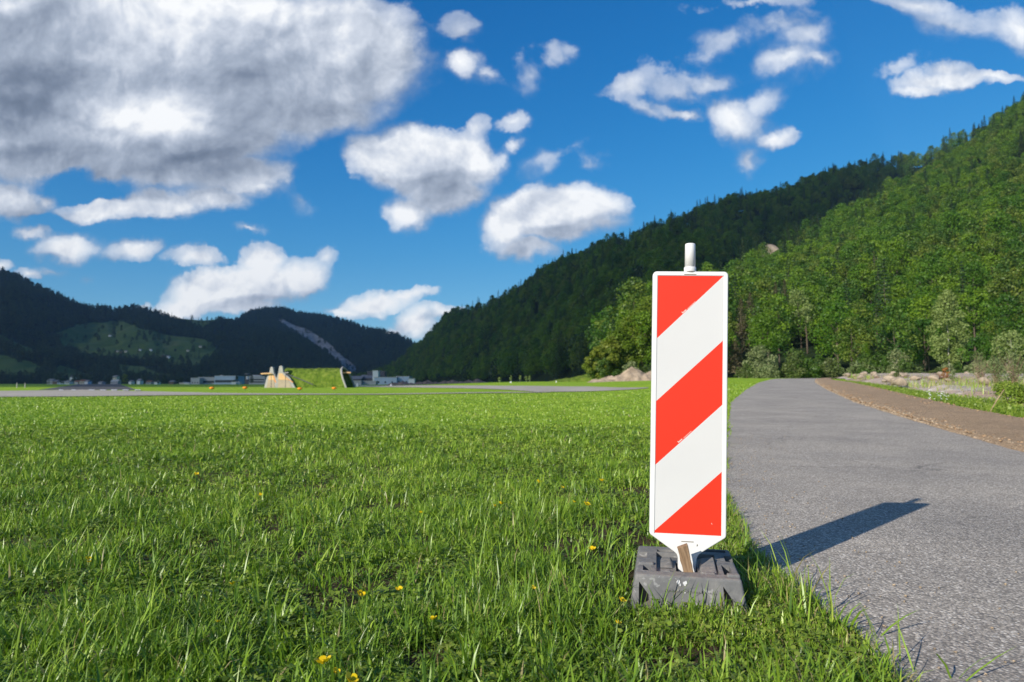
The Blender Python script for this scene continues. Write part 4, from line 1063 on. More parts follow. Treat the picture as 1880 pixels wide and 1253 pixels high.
wood('hillside_wood', 'dense green mixed wood covering the sunlit hillside', np.stack([xA[rest], yA[rest], zA[rest]], 1), kd, r_.uniform(0, 6.28, len(rest)), sc, crownsB + crownsK)
uB, tB, xB, yB, zB = hillB.scatter(8200, 15, 0.0, 1.02, -.255, 1.0)
vis = (uB < .75 * 1.4) & ~((uB > .3) & (tB < .35))
xB, yB, zB = xB[vis], yB[vis], zB[vis]
kd = r_.choice(6, len(xB), p=[.27, .25, .22, .12, .10, .04])
near_ = yB < 700
kd2 = kd.copy()
far_list = [farB, farC, farD, farE, farK, farK2]
wood('ridge_wood', 'dark mixed wood covering the long ridge', np.stack([xB, yB, zB], 1), kd, r_.uniform(0, 6.28, len(xB)), r_.uniform(.95, 1.7, len(xB)),
     [crownsB[0], crownsB[1], crownsB[2], farC, crownsK[0], farK])
def far_wood(h, name, label, n, seed, mask=None, s=(.8, 1.35)):
    u, t, x, y, z = h.scatter(n, seed, 0.0, 1.03)
    if mask is not None:
        m = mask(x, y, z) > .5; rr = np.random.default_rng(seed).random(len(x)); k = ~(m & (rr > .035)); x, y, z = x[k], y[k], z[k]
    kd = r_.choice(6, len(x), p=[.22, .22, .16, .1, .15, .15])
    wood(name, label, np.stack([x, y, z], 1), kd, r_.uniform(0, 6.28, len(x)), r_.uniform(*s, len(x)), far_list)
far_wood(mtL, 'mountain_wood', 'dark wood on the left mountain around the hill meadows', 19000, 25, mead)
far_wood(mtM, 'far_mountain_wood', 'dark wood on the far mountain around the rock slide', 15000, 27, lambda x, y, z: (scar(x, y, z) > .45).astype(float))

# ------------------------------------------------------------------ gravel of the stream bed, banks and heaps
yg = np.concatenate([np.arange(7, 40, .35), np.arange(40, 122, .9)]); nc = 90; t = np.linspace(0, 1, nc)
xl = po(yg) + np.where(yg < 14, 2.2, 1.2); xr = np.maximum(xl + 6, 1.30 * yg)
Xs = xl[:, None] * (1 - t) + xr[:, None] * t; Ys = np.repeat(yg[:, None], nc, 1)
edge = np.minimum(1, np.minimum(t, 1 - t) / .04)[None, :] * np.clip((120 - Ys) / 6, 0, 1)
Zs = zground(Xs, Ys) + .03 + edge * (.16 + .42 * sstep((Ys - 35) / 55) + .26 * fbm(Xs / 3.5, Ys / 3.5, 61, 5, .6))
tag(mesh_np('gravel_bed', np.stack([Xs.ravel(), Ys.ravel(), Zs.ravel()], 1), [grid_faces(len(yg), nc)], MAT['gravel'], smooth=True), 'pale stony gravel bed between the soil strip and the wood', kind='structure')

def heap(name, cx, cy, rx, ry, peaks, m, label, cat, res=60, rough=.25, seed=0):
    """heap of earth as a height field; peaks: (dx, dy, radius, height)"""
    a = np.linspace(-1, 1, res); A, B = np.meshgrid(a, a); x = A * rx; y = B * ry
    z = np.zeros_like(x)
    for dx, dy, r, h in peaks: z = np.maximum(z, h * np.clip(1 - np.hypot(x - dx, (y - dy)) / r, 0, None) ** .9)
    e = np.clip(1 - np.maximum(np.abs(A), np.abs(B)), 0, .15) / .15
    z = (z + rough * fbm(x / 1.6 + 9, y / 1.6, 90 + seed, 5, .6) * np.minimum(1, z / .6 + .15)) * e - .12
    base = gz(cx, cy); zz = z + zground(cx + x, cy + y) - base
    o = mesh_np(name, np.stack([x.ravel(), y.ravel(), zz.ravel()], 1), [grid_faces(res, res)], m, smooth=True)
    o.location = (cx, cy, base); return tag(o, label, cat)
def P3(px, py, d):
    u, v = pix_uv(px, py); return Vector((u * d, d, CAMZ + v * d))
c = P3(1160, 694, 138)
heap('earth_mound', c.x, c.y, 9.5, 5, [(0, 0, 3.6, 3.3), (1.2, .6, 3.6, 2.7), (-1.6, .4, 4.0, 1.9), (4.6, 1, 5.0, 2.3), (-3.8, 1, 4, 1.3), (-7, 0, 3.4, .8), (8, 0, 4, 2.2), (2.6, -1, 3, 1.5)], MAT['earth'], 'pale pointed earth mound in front of the bright trees left of the board', 'earth mound', 110, .55)
c = P3(1060, 694, 185)
heap('grass_bank', c.x, c.y, 9, 6, [(3, 0, 9, 2.3), (-3, 0, 6, 1.2)], MAT['mound'], 'low dull green bank at the foot of the dark ridge left of the earth mound', 'bank', 50, .15, 3)
c = P3(800, 699, 330)
heap('rubble_bank', c.x, c.y, 26, 5, [(-20 + 4 * k, 0, 4.5, 1.6 + .5 * math.sin(k * 2.1)) for k in range(12)], MAT['rubble'], 'long low bank of brownish rubble before the dark ridge', 'rubble bank', 110, .5, 5)

# -- boulders
def boulder_mesh(name, seed, m):
    r = random.Random(seed); bm = bmesh.new(); bmesh.ops.create_icosphere(bm, subdivisions=3, radius=1)
    pl_ = [(Vector((r.gauss(0, 1), r.gauss(0, 1), r.gauss(0, .8))).normalized(), r.uniform(.62, .85)) for _ in range(11)]
    for v in bm.verts:
        for n, d in pl_:
            k = v.co.dot(n) - d
            if k > 0: v.co -= n * k * .92
        v.co.z *= .72
    me = bpy.data.meshes.new(name); bm.to_mesh(me); bm.free(); me.materials.append(m)
    o = bpy.data.objects.new(name, me); COL.objects.link(o); return o
BL = [boulder_mesh('boulder', s, MAT['boulder']) for s in range(4)]
used_b = set()
spots = []
for k in range(46):
    px = rt.uniform(1545, 1665) if k < 34 else rt.uniform(1650, 1880)
    d = rt.uniform(26, 62) if k < 34 else rt.uniform(30, 70)
    u, _ = pix_uv(px, 700); x = u * d
    if x < float(po(np.array(d))) + .8: continue
    spots.append((x, d, rt.uniform(.14, .38)))
for k, (x, d, s) in enumerate(spots):
    p = BL[k % 4]
    if p in used_b: o = p.copy(); COL.objects.link(o)
    else: o = p; used_b.add(p)
    o.location = (x, d, gz(x, d) + .26 + .42 * float(sstep((d - 35) / 55)) + s * .25); o.scale = (s * rt.uniform(.9, 1.5), s, s * rt.uniform(.7, 1)); o.rotation_euler = (rt.uniform(-.3, .3), rt.uniform(-.3, .3), rt.uniform(0, 6))
    tag(o, ('small ' if s < .18 else 'larger ') + 'tan boulder ' + ('at the near edge' if d < 48 else 'in the middle' if d < 56 else 'at the far side') + ' of the gravel bed', 'boulder', 'boulders on the gravel bed')
# -- loose stones and clods along the crumbling edge of the soil, and a few on the path
def stones(name, label, pts, size, m, seed):
    r = np.random.default_rng(seed); n = len(pts)
    base = np.array([(1, 0, 0), (-1, 0, 0), (0, 1, 0), (0, -1, 0), (0, 0, 1), (0, 0, -1), (.6, .6, .5), (-.6, .6, .4), (-.6, -.6, .5), (.6, -.6, .45)])
    fcs = np.array([(0, 6, 4), (6, 2, 4), (2, 7, 4), (7, 1, 4), (1, 8, 4), (8, 3, 4), (3, 9, 4), (9, 0, 4), (0, 5, 6), (6, 5, 2), (2, 5, 7), (7, 5, 1), (1, 5, 8), (8, 5, 3), (3, 5, 9), (9, 5, 0)])
    V = base[None] * r.uniform(.6, 1.2, (n, 10, 1)) * size[:, None, None] * np.array([1, .8, .6])
    a = r.uniform(0, 6.28, n); c, s = np.cos(a)[:, None], np.sin(a)[:, None]
    V = np.stack([V[..., 0] * c - V[..., 1] * s, V[..., 0] * s + V[..., 1] * c, V[..., 2]], 2) + pts[:, None, :]
    Fc = (fcs[None] + (np.arange(n) * 10)[:, None, None]).reshape(-1, 3)
    return tag(mesh_np(name, V.reshape(-1, 3), [Fc], m), label, kind='stuff')
r = np.random.default_rng(4)
n = 2000; y = 3 * np.exp(r.random(n) * math.log(50 / 3)); off = np.abs(r.normal(0, .20, n)) - .05; x = pr(y) + off + .02
z = zground(x, y) + lift(y) + .02 + .03 * (off > .03)
stones('edge_stones', 'small pale stones scattered along the crumbling edge of the soil strip', np.stack([x, y, z], 1), r.uniform(.006, .024, n) * np.clip(y / 8, .8, 2), MAT['palestone'], 1)
n = 1500; y = 4 * np.exp(r.random(n) * math.log(40 / 4)); f = r.random(n) ** 1.6; x = pr(y) + .02 + f * (po(y) - pr(y)); z = zground(x, y) + lift(y) + .055
stones('soil_clods', 'brown clods of earth lying on the soil strip', np.stack([x, y, z], 1), r.uniform(.008, .034, n) * np.clip(y / 10, .7, 2), MAT['brownclod'], 2)
n = 420; yy_ = r.uniform(1.6, 10, n); x = pl(yy_) + np.abs(r.normal(0, .35, n)) + .02
stones('path_grit', 'loose grit on the path by the grass edge', np.stack([x, yy_, lift(yy_) + .010 + zground(x, yy_)], 1), r.uniform(.003, .009, n), MAT['palestone'], 3)

# ------------------------------------------------------------------ grass
def blades(x, y, z, Ln, wd, r, lean=.5, bend=.9, tint=None):
    n = len(x); ph = r.uniform(0, 2 * math.pi, n); a0 = np.abs(r.normal(0, lean * .6, n)); bd = np.abs(r.normal(0, bend, n)) * .8 + .15
    wa = ph + math.pi / 2 + r.normal(0, .5, n); wx, wy = np.cos(wa), np.sin(wa)
    px, py, pz = x.copy(), y.copy(), z.copy(); rows = []
    prof = [.75, 1.0, .72]
    for k in range(4):
        if k < 3:
            w = wd * prof[k] * .5
            rows.append(np.stack([px - wx * w, py - wy * w, pz], 1)); rows.append(np.stack([px + wx * w, py + wy * w, pz], 1))
        else: rows.append(np.stack([px, py, pz], 1))
        th = a0 + bd * (k / 3) ** 1.2; st = Ln / 3
        px = px + np.sin(th) * np.cos(ph) * st; py = py + np.sin(th) * np.sin(ph) * st; pz = pz + np.cos(th) * st
        pz = np.maximum(pz, z + .004)
    V = np.stack(rows, 1).reshape(-1, 3); b = np.arange(n)[:, None] * 7
    q1 = b + np.array([0, 1, 3, 2]); q2 = b + np.array([2, 3, 5, 4]); t3 = b + np.array([4, 5, 6])
    return V, np.concatenate([q1, q2]), t3, np.repeat(tint, 7)
def soil_mask(x, y):
    """1 where bare soil shows in the photograph: patches beside the board, here and there elsewhere"""
    m = np.clip((fbm(x * 3.1, y * 3.1, 201, 4) - .16) * 5, 0, 1) * .6
    for cx, cy, rx, ry in ((.52, 3.05, .24, .38), (.30, 3.35, .22, .22), (.62, 3.7, .22, .35), (.10, 2.75, .20, .14), (.42, 2.62, .10, .18), (.15, 2.15, .16, .09), (-.25, 2.05, .10, .08), (.50, 2.05, .14, .08), (1.02, 2.35, .07, .2)):
        m = np.maximum(m, 0.95 * np.clip(1.75 - np.hypot((x - cx) / rx, (y - cy) / ry) * (1 + .35 * fbm(x * 6, y * 6, 19, 2)), 0, 1))
    return m
def on_foot(x, y, pad=.0):
    c, s = math.cos(-(FYAW)), math.sin(-(FYAW)); dx, dy = x - FOOT[0], y - FOOT[1]
    lx = dx * c - dy * s; ly = dx * s + dy * c
    return (np.abs(lx) < .205 + pad) & (ly > -.222 - pad) & (ly < .26 + pad)
def grass_field():
    r = np.random.default_rng(77); parts = []
    N = 1300000
    y = 1.25 * np.exp(r.random(N) * math.log(46 / 1.25)); u = r.uniform(-1.0, .62, N); x = u * (y + .55)
    edge = pl(y) + .04 * fbm(y * 7, y * 0, 31, 3) + np.abs(r.normal(0, .03, N)) * np.minimum(1, y / 6)
    k = (x < edge) & ~on_foot(x, y)
    dens = np.interp(y, [2, 6], [.26, .45]) + .75 * np.clip(fbm(x * 2.1, y * 2.1, 101, 4) * 1.5 + .35, 0, 1); dens *= 1 - soil_mask(x, y) * np.clip((16 - y) / 8, 0, 1)
    k &= r.random(N) < np.clip(dens, 0, 1)
    k &= ~((pl(y) - x < .34) & (y < 3.6) & (r.random(N) < .35))
    k &= ~((y < 2.50) & (y > 2.0) & (x > .36) & (x < .96) & (r.random(N) < .45))
    x, y = x[k], y[k]; n = len(x)
    tuft = np.clip(fbm(x * 2.3, y * 2.3, 131, 3) * 1.6 + .35, 0, 1)
    Ln = (.028 + .062 * tuft) * r.lognormal(0, .38, n) * np.interp(y, [0, 6, 14, 50], [1.0, .9, .6, .55])
    wd = r.uniform(.0026, .0062, n) * np.maximum(1, y / 3.3) ** .95
    near_edge = np.clip(1 - (pl(y) - x) / .5, 0, 1) * (y < 9) * np.where((y < 3.2) & (x > .7), 1.5, 1.0)
    dry = fbm(x * .9, y * .9, 151, 3) * .12
    tint = np.clip(.42 + .20 * fbm(x * 1.1, y * 1.1, 141, 3) + dry + r.normal(0, .15, n) + .10 * near_edge + np.interp(y, [0, 2, 4, 9, 20], [-.06, -.04, .03, .12, .16]), 0, .86)
    dr = r.random(n) < (.03 + .26 * near_edge); tint = np.where(dr, r.uniform(.9, 1, n), tint)
    parts.append(blades(x, y, zground(x, y) - .004, Ln, wd, r, 1.25, 1.6, tint))
    # long tufts
    nt = 1900; ty = 1.3 * np.exp(r.random(nt) * math.log(12 / 1.3)); tx = r.uniform(-.95, .55, nt) * ty; k = (tx < pl(ty) - .02) & ~on_foot(tx, ty, .02); tx, ty = tx[k], ty[k]
    nb = 13; x = np.repeat(tx, nb) + r.normal(0, .018, len(tx) * nb); y = np.repeat(ty, nb) + r.normal(0, .018, len(tx) * nb); k = ~on_foot(x, y) & (x < pl(y) + .03); x, y = x[k], y[k]; n = len(x)
    Lt = np.repeat(r.uniform(.06, .16, len(tx)) * np.where((ty > 1.9) & (ty < 2.5) & (tx > .3) & (tx < .97), .45, 1), nb)[k] * r.uniform(.6, 1.1, n)
    tint = np.clip(.34 + r.normal(0, .14, n) + np.repeat(r.normal(0, .1, len(tx)), nb)[k], 0, .86); dr = r.random(n) < .02; tint = np.where(dr, .97, tint)
    parts.append(blades(x, y, zground(x, y) - .004, Lt, r.uniform(.0040, .0090, n) * np.maximum(1, y / 5), r, .9, 1.7, tint))
    # rim of longer grass round the foot and along the ragged edge of the path
    n0 = 9500
    y = np.concatenate([r.uniform(2.16, 2.46, n0 // 4), r.uniform(1.2, 4.2, n0 // 2), r.uniform(3, 9, n0 // 4)])
    x = np.concatenate([r.uniform(.42, 1.02, n0 // 4), pl(y[n0 // 4:n0 // 4 + n0 // 2]) - np.abs(r.normal(0, .13, n0 // 2)) + .04, pl(y[-(n0 // 4):]) - np.abs(r.normal(0, .10, n0 // 4)) + .04])
    k = ~on_foot(x, y); x, y = x[k], y[k]; n = len(x)
    tint = np.clip(.55 + r.normal(0, .17, n), 0, .86); dr = r.random(n) < .26; tint = np.where(dr, r.uniform(.88, 1, n), tint)
    parts.append(blades(x, y, zground(x, y) - .004, r.uniform(.02, .065, n), r.uniform(.0025, .0052, n), r, 1.0, 1.2, tint))
    # a few long stalks standing over the path's edge
    pts = [(1.07, 2.62, .26), (1.10, 2.55, .22), (1.06, 2.50, .20), (1.13, 2.45, .24), (1.03, 2.75, .24), (1.16, 2.2, .2), (1.12, 2.05, .22), (1.10, 1.95, .18), (1.2, 1.9, .2), (.98, 2.4, .17), (.95, 2.28, .2), (.78, 2.32, .15), (.6, 2.3, .14), (.9, 2.2, .2), (1.05, 2.3, .2)]
    x = np.array([p[0] for p in pts for _ in range(3)]) + r.normal(0, .012, 45); y = np.array([p[1] for p in pts for _ in range(3)]) + r.normal(0, .012, 45)
    parts.append(blades(x, y, x * 0, np.array([p[2] for p in pts for _ in range(3)]) * r.uniform(.6, 1.1, 45), r.uniform(.004, .007, 45), r, .6, 1.0, np.clip(.5 + r.normal(0, .15, 45), 0, .86)))
    V = []; Q = []; T3 = []; A = []; b = 0
    for v, q, t3, a in parts: V.append(v); Q.append(q + b); T3.append(t3 + b); A.append(a); b += len(v)
    o = mesh_np('grass', np.concatenate(V), [np.concatenate(Q), np.concatenate(T3)], MAT['grass'], smooth=True, attrs={'tint': np.concatenate(A)})
    tag(o, 'fresh green meadow grass growing up to the foot and the edge of the path', kind='stuff')
grass_field()
def herbs():
    r = np.random.default_rng(99)
    n = 34000
    y = 1.3 * np.exp(r.random(n) * math.log(13 / 1.3)); x = r.uniform(-.95, .55, n) * y
    f = fbm(x * 2.9, y * 2.9, 171, 3)
    k = (x < pl(y) - .02) & ~on_foot(x, y, .01) & (f > -.12 - .3 * (x > -.5)) & (r.random(n) > soil_mask(x, y)); x, y = x[k], y[k]; n = len(x)
    m = 3
    ph = r.uniform(0, 6.28, n); cx = np.repeat(x, m); cy = np.repeat(y, m); a = np.repeat(ph, m) + np.tile([0, 2.1, 4.2], n)
    rad = np.repeat(r.uniform(.0045, .0115, n), m) * np.maximum(1, cy / 4)
    h = np.repeat(r.uniform(.012, .055, n), m) + zground(cx, cy)
    C = np.stack([cx + np.cos(a) * rad * .95, cy + np.sin(a) * rad * .95, h], 1)
    nrm = unit(np.stack([-np.cos(a) * .25, -np.sin(a) * .25, np.ones(n * m)], 1) + r.normal(size=(n * m, 3)) * .48)
    d = unit(np.stack([np.cos(a), np.sin(a), r.normal(0, .2, n * m)], 1)); s = np.cross(nrm, d)
    R_ = rad[:, None]
    V = np.stack([C - d * R_, C - s * R_ * .72 - d * R_ * .1, C - s * R_ * .6 + d * R_ * .65, C + d * R_ * .9, C + s * R_ * .6 + d * R_ * .65, C + s * R_ * .72 - d * R_ * .1], 1).reshape(-1, 3)
    Fq = np.arange(n * m * 6).reshape(-1, 6)
    V1, F1, T1 = V, Fq, np.repeat(np.repeat(r.random(n) * .8, m), 6)
    # broader dock and dandelion leaves in rosettes
    n = 420; y = 1.4 * np.exp(r.random(n) * math.log(8 / 1.4)); x = r.uniform(-.9, .5, n) * y; k = (x < pl(y) - .04) & ~on_foot(x, y, .06); x, y = x[k], y[k]; n = len(x); m = 6
    a = np.repeat(r.uniform(0, 6, n), m) + np.tile(np.arange(m) * 1.047, n) + r.normal(0, .25, n * m); ln = np.repeat(r.uniform(.03, .085, n), m) * r.uniform(.6, 1.1, n * m); w = ln * .17
    bx = np.repeat(x, m); by = np.repeat(y, m); bz = zground(bx, by) + .004; el = r.uniform(.35, 1.2, n * m)
    rows = []
    for s_, wf in ((0, .25), (.35, .9), (.7, 1.0), (1.0, .05)):
        e = el * (1 - .75 * s_); cx = bx + np.cos(a) * ln * s_ * np.cos(el * .6); cy = by + np.sin(a) * ln * s_ * np.cos(el * .6); cz = bz + ln * s_ * np.sin(e)
        rows += [np.stack([cx - np.sin(a) * w * wf, cy + np.cos(a) * w * wf, cz + w * wf * .35], 1), np.stack([cx + np.sin(a) * w * wf, cy - np.cos(a) * w * wf, cz + w * wf * .35], 1)]
    V2 = np.stack(rows, 1).reshape(-1, 3); b = np.arange(n * m)[:, None] * 8
    F2 = np.concatenate([b + np.array([0, 1, 3, 2]), b + np.array([2, 3, 5, 4]), b + np.array([4, 5, 7, 6])]) + len(V1)
    T2 = np.repeat(np.repeat(r.random(n), m), 8)
    tag(mesh_np('meadow_herbs', np.concatenate([V1, V2]), [F1, F2], MAT['weed'], attrs={'tint': np.concatenate([T1, T2])}), 'clover and small broad leaves growing among the grass', kind='stuff')
herbs()
def verge():
    r = np.random.default_rng(55); n = 42000
    y = r.uniform(7, 52, n) ** 1.0; x = po(y) + .05 + np.abs(r.normal(0, 1, n)) * np.interp(y, [7, 13, 30, 52], [1.7, 1.5, .8, .5])
    k = r.random(n) < np.interp(y, [10, 22, 35], [.3, .05, -.3]) + .75 * np.clip(fbm(x * .8, y * .5, 44, 3) + .55, 0, 1); x, y = x[k], y[k]; n = len(x)
    tint = np.clip(.5 + r.normal(0, .16, n), 0, .86); dr = r.random(n) < .10; tint = np.where(dr, .97, tint)
    z = zground(x, y) + .03
    V, Q, T3, A = blades(x, y, z, r.uniform(.05, .22, n) * np.interp(y, [9, 16, 30, 52], [1.1, .9, .5, .3]), r.uniform(.006, .016, n) * np.maximum(1, y / 18), r, .6, .9, tint)
    m = 16000; yy = r.uniform(8, 50, m); xx = po(yy) + .1 + np.abs(r.normal(0, 1, m)) * np.interp(yy, [7, 13, 30, 52], [1.5, 1.3, .7, .4])
    C = np.stack([xx, yy, zground(xx, yy) + r.uniform(.03, .20, m) * np.interp(yy, [9, 16, 30, 52], [1.1, .9, .5, .3])], 1)
    V2, F2 = cards(C, unit(r.normal(size=(m, 3)) + np.array([0, -.2, .8])), r.uniform(.03, .08, m), r)
    tag(mesh_np('verge_weeds', np.concatenate([V, V2]), [Q, T3, F2 + len(V)], MAT['weed'], attrs={'tint': np.concatenate([A, np.repeat(r.random(m), 4)])}), 'green weeds growing along the outer side of the soil strip', kind='stuff')
    # dry stalks and thin weeds on the gravel
    n = 9000; y = r.uniform(14, 70, n); x = po(y) + 1.5 + r.random(n) ** 1.3 * (y * .95 - po(y)).clip(2, 60)
    k = fbm(x * .25, y * .25, 47, 3) > .02; x, y = x[k], y[k]; n = len(x)
    tint = np.where(r.random(n) < .55, r.uniform(.88, 1, n), r.uniform(.4, .8, n))
    V, Q, T3, A = blades(x, y, zground(x, y) + .1, r.uniform(.12, .5, n), r.uniform(.012, .03, n) * np.maximum(1, y / 30), r, .5, .7, tint)
    tag(mesh_np('dry_weeds', V, [Q, T3], MAT['grass'], attrs={'tint': A}), 'dry stalks and thin weeds on the gravel bed', kind='stuff')
verge()

# -- buttercups
def buttercup():
    root = empty('buttercup'); m = MB(); m.tube([(0, 0, -.02), (.004, .002, .03), (.002, .006, .062)], [.0011, .001, .0009], 6); m.build('stem', MAT['stem'], root, smooth=True)
    p = MB()
    for k in range(5):
        a = k * 1.2566; c, s = math.cos(a), math.sin(a)
        def q(rr, w, z): return [(.002 + c * rr - s * w, .006 + s * rr + c * w, z), (.002 + c * rr + s * w, .006 + s * rr - c * w, z)]
        r0, r1, r2, r3 = q(.001, .0015, .062), q(.006, .0052, .0648), q(.0105, .0055, .069), q(.0125, .0022, .0705)
        p.add(r0 + r1 + r2 + r3, [(0, 1, 3, 2), (2, 3, 5, 4), (4, 5, 7, 6)])
    p.tube([(.002, .006, .0615), (.002, .006, .067)], [.0025, .0032], 7)
    p.build('petals', MAT['yellow_petal'], root, smooth=True); return root
bc = buttercup(); firstb = True
FL = [(152, 1023, 1, 'upper of two yellow buttercups close together at the left'), (161, 1032, .8, 'lower of two yellow buttercups close together at the left'), (425, 1072, 1, 'lone yellow buttercup left of the middle of the grass'),
      (393, 1142, .8, 'pale orange-yellow buttercup half sunk in the lower left grass'), (477, 907, 1, 'small yellow buttercup far up the grass left of centre'), (358, 869, 1, 'tiny yellow buttercup furthest up the grass at the left'),
      (595, 1215, 1.7, 'largest yellow buttercup at the bottom edge of the picture'), (604, 1228, .9, 'small buttercup bud between the two big ones at the bottom edge'), (617, 1240, 1.5, 'second large buttercup at the very bottom edge of the picture'),
      (648, 1086, 1.3, 'yellow buttercup drooping on a brownish stalk in mid grass'), (734, 1080, 1.2, 'bright yellow buttercup at the centre of the grass'), (796, 1136, 1.1, 'open yellow buttercup below the centre of the grass'),
      (770, 941, 1, 'yellow buttercup at the edge of the lush grass near the middle'), (900, 927, .9, 'left flower of a little pair of buttercups up from the middle'), (914, 924, 1.2, 'right flower of a little pair of buttercups up from the middle'),
      (983, 884, 1.2, 'yellow buttercup high in the grass left of the board'), (1045, 920, 1.0, 'left buttercup of the two above the bare soil by the board'), (1063, 922, 1.5, 'right larger buttercup of the two above the bare soil by the board'),
      (1103, 882, 1.1, 'yellow buttercup nearest the board higher up the grass'), (1025, 893, .8, 'very small buttercup above the pair by the bare soil'), (1086, 1006, 1.4, 'upright yellow buttercup on the bare soil left of the foot'),
      (1126, 1098, 1.2, 'yellow buttercup beside the left corner of the plastic foot'), (1120, 1140, 1.0, 'darker yellow buttercup just below the left corner of the foot'), (968, 1076, 1.0, 'yellow buttercup on a long blade left of the foot'),
      (1195, 1010, .0, '')]
for px, py, s, lab in FL:
    if s == 0: continue
    u, v = pix_uv(px, py); zt_ = .062 * s + .012; d = (CAMZ - zt_) / -v
    o = bc if firstb else copy_tree(bc); firstb = False
    s2 = s * .95 * max(1, d / 3.2)
    o.scale = (s2,) * 3; o.location = (u * d, d, zt_ - .066 * s2); o.rotation_euler = (R(18 + 10 * math.sin(px)), R(12 * math.cos(px)), px)
    tag(o, lab, 'flower', 'buttercups in the grass')

# -- things on the gravel
def gpos(px, d, dz=.1):
    u, _ = pix_uv(px, 700); return (u * d, d, gz(u * d, d) + dz)
o = empty('rusty_shrub', gpos(1737, 44), 0, 'rust-coloured dead shrub on the gravel', 'shrub')
trunk('stems', MAT['drytwig'], o, 4, .6, .02, 5, .1, .1); broad_crown('leaves', MAT['rust'], o, 4, H=.95, z0=.25, rad=.22, nl=6, n=240, size=.10, lobe=(.08, .16))
o = empty('thin_shrub', gpos(1749, 41), 0, 'thin green shrub standing just right of the rust-coloured one', 'shrub')
trunk('stems', MAT['drytwig'], o, 5, .6, .015, 8, .1, .1); broad_crown('leaves', MAT['willow'], o, 6, H=.72, z0=.05, rad=.26, nl=9, n=420, size=.07, lobe=(.08, .2))
o = empty('thin_shrub', gpos(1648, 47), 0, 'small dark green bush on the gravel at the end of the boulders', 'shrub')
trunk('stems', MAT['drytwig'], o, 6, .6, .015, 6, .1, .1); broad_crown('leaves', MAT['bush'], o, 7, H=.62, z0=.0, rad=.30, nl=8, n=420, size=.08, lobe=(.1, .2))
for px, d, H, lab in ((1872, 17, .42, 'leafy green weed bush at the right edge nearest the soil strip'), (1845, 21, .42, 'green weed bush just behind the leaning stakes'), (1800, 36, 1.7, 'bare twiggy bush on the gravel left of the stakes'), (1862, 30, 1.6, 'tall straggly weed bush at the right edge behind the stakes'), (1830, 33, 1.4, 'straggly green and brown bush right behind the leaning stakes')):
    o = empty('straggly_bush', gpos(px, d), 0, lab, 'shrub'); m = MB(); rr = random.Random(px)
    for k in range(46):
        a = rr.uniform(0, 6.28); l = H * rr.uniform(.5, 1.05); sp = rr.uniform(.1, .5)
        m.tube([(0, 0, -.1), (math.cos(a) * sp * l * .4, math.sin(a) * sp * l * .4, l * .55), (math.cos(a) * sp * l, math.sin(a) * sp * l, l)], [.010, .006, .002], 4)
    m.build('twigs', MAT['drytwig'], o)
    broad_crown('leaves', MAT['weed'] if H < .5 else MAT['willow'], o, px, H=H, z0=.05, rad=.34, nl=18, n=1500 if px != 1800 else 500, size=.06, lobe=(.1, .3))
o = empty('root_stump', gpos(1722, 46, .0), 0, 'dark reddish root stump lying on the gravel', 'tree stump'); m = MB(); rr = random.Random(3)
for k in range(26):
    a = rr.uniform(0, 6.28); l = rr.uniform(.4, 1.3); m.tube([(0, 0, .12), (math.cos(a) * l * .5, math.sin(a) * l * .4, rr.uniform(.15, .6)), (math.cos(a) * l, math.sin(a) * l * .6, rr.uniform(0, .35))], [.09, .05, .015], 6)
m.build('roots', m_plain('root_wood', (.17, .09, .065), .9, .3, 8), o)
o = empty('driftwood', gpos(1775, 42, .15), R(20), 'pale dry branch lying on the gravel right of the rusty shrub', 'branch'); m = MB()
m.tube([(-1.5, 0, .02), (-.5, .1, .10), (.6, 0, .22), (1.5, .1, .42)], [.02, .035, .03, .012], 7); m.tube([(0, .05, .15), (.5, .3, .1), (1.0, .6, .05)], [.02, .015, .008], 6); m.build('wood', m_plain('dry_wood', (.45, .34, .22), .9, .2, 8), o)
# two dry stakes leaning on each other
pA = P3(1813, 760, 15.2); pA.z = gz(pA.x, pA.y)
o = empty('leaning_stakes', tuple(pA), 0, 'two dry yellowish stakes leaning together at the edge of the weeds', 'stakes'); top = P3(1843, 716, 15.6) - pA; f2 = P3(1851, 742, 16.2) - pA
MB().tube([(0, 0, -.05), tuple(top * .5 + Vector((.01, 0, .01))), tuple(top)], [.012, .011, .008], 7).build('stake', m_plain('dry_reed', (.46, .33, .18), .8, .2, 8), o)
MB().tube([tuple(top), tuple(f2)], [.008, .009], 7).build('stake', bpy.data.materials['dry_reed'], o)
o = empty('white_flowers', gpos(1722, 19.5, 0), 0, 'clump of small white flowers among the weeds by the soil strip', 'flowers')
rr = random.Random(9); m = MB()
for k in range(12): m.tube([(0, 0, 0), (rr.uniform(-.25, .25), rr.uniform(-.1, .1), rr.uniform(.15, .38))], .004, 4)
m.build('stems', MAT['stem'], o)
m = MB()
for k in range(26):
    c = Vector((rr.uniform(-.3, .3), rr.uniform(-.1, .1), rr.uniform(.12, .40))); s = rr.uniform(.015, .03)
    m.add([c + Vector((s * math.cos(i * 1.05), s * math.sin(i * 1.05) * .8, s * .5 * math.sin(i * 1.05))) for i in range(6)], [tuple(range(6))])
m.build('flower_heads', m_plain('white_petal', (.75, .76, .68), .7), o)

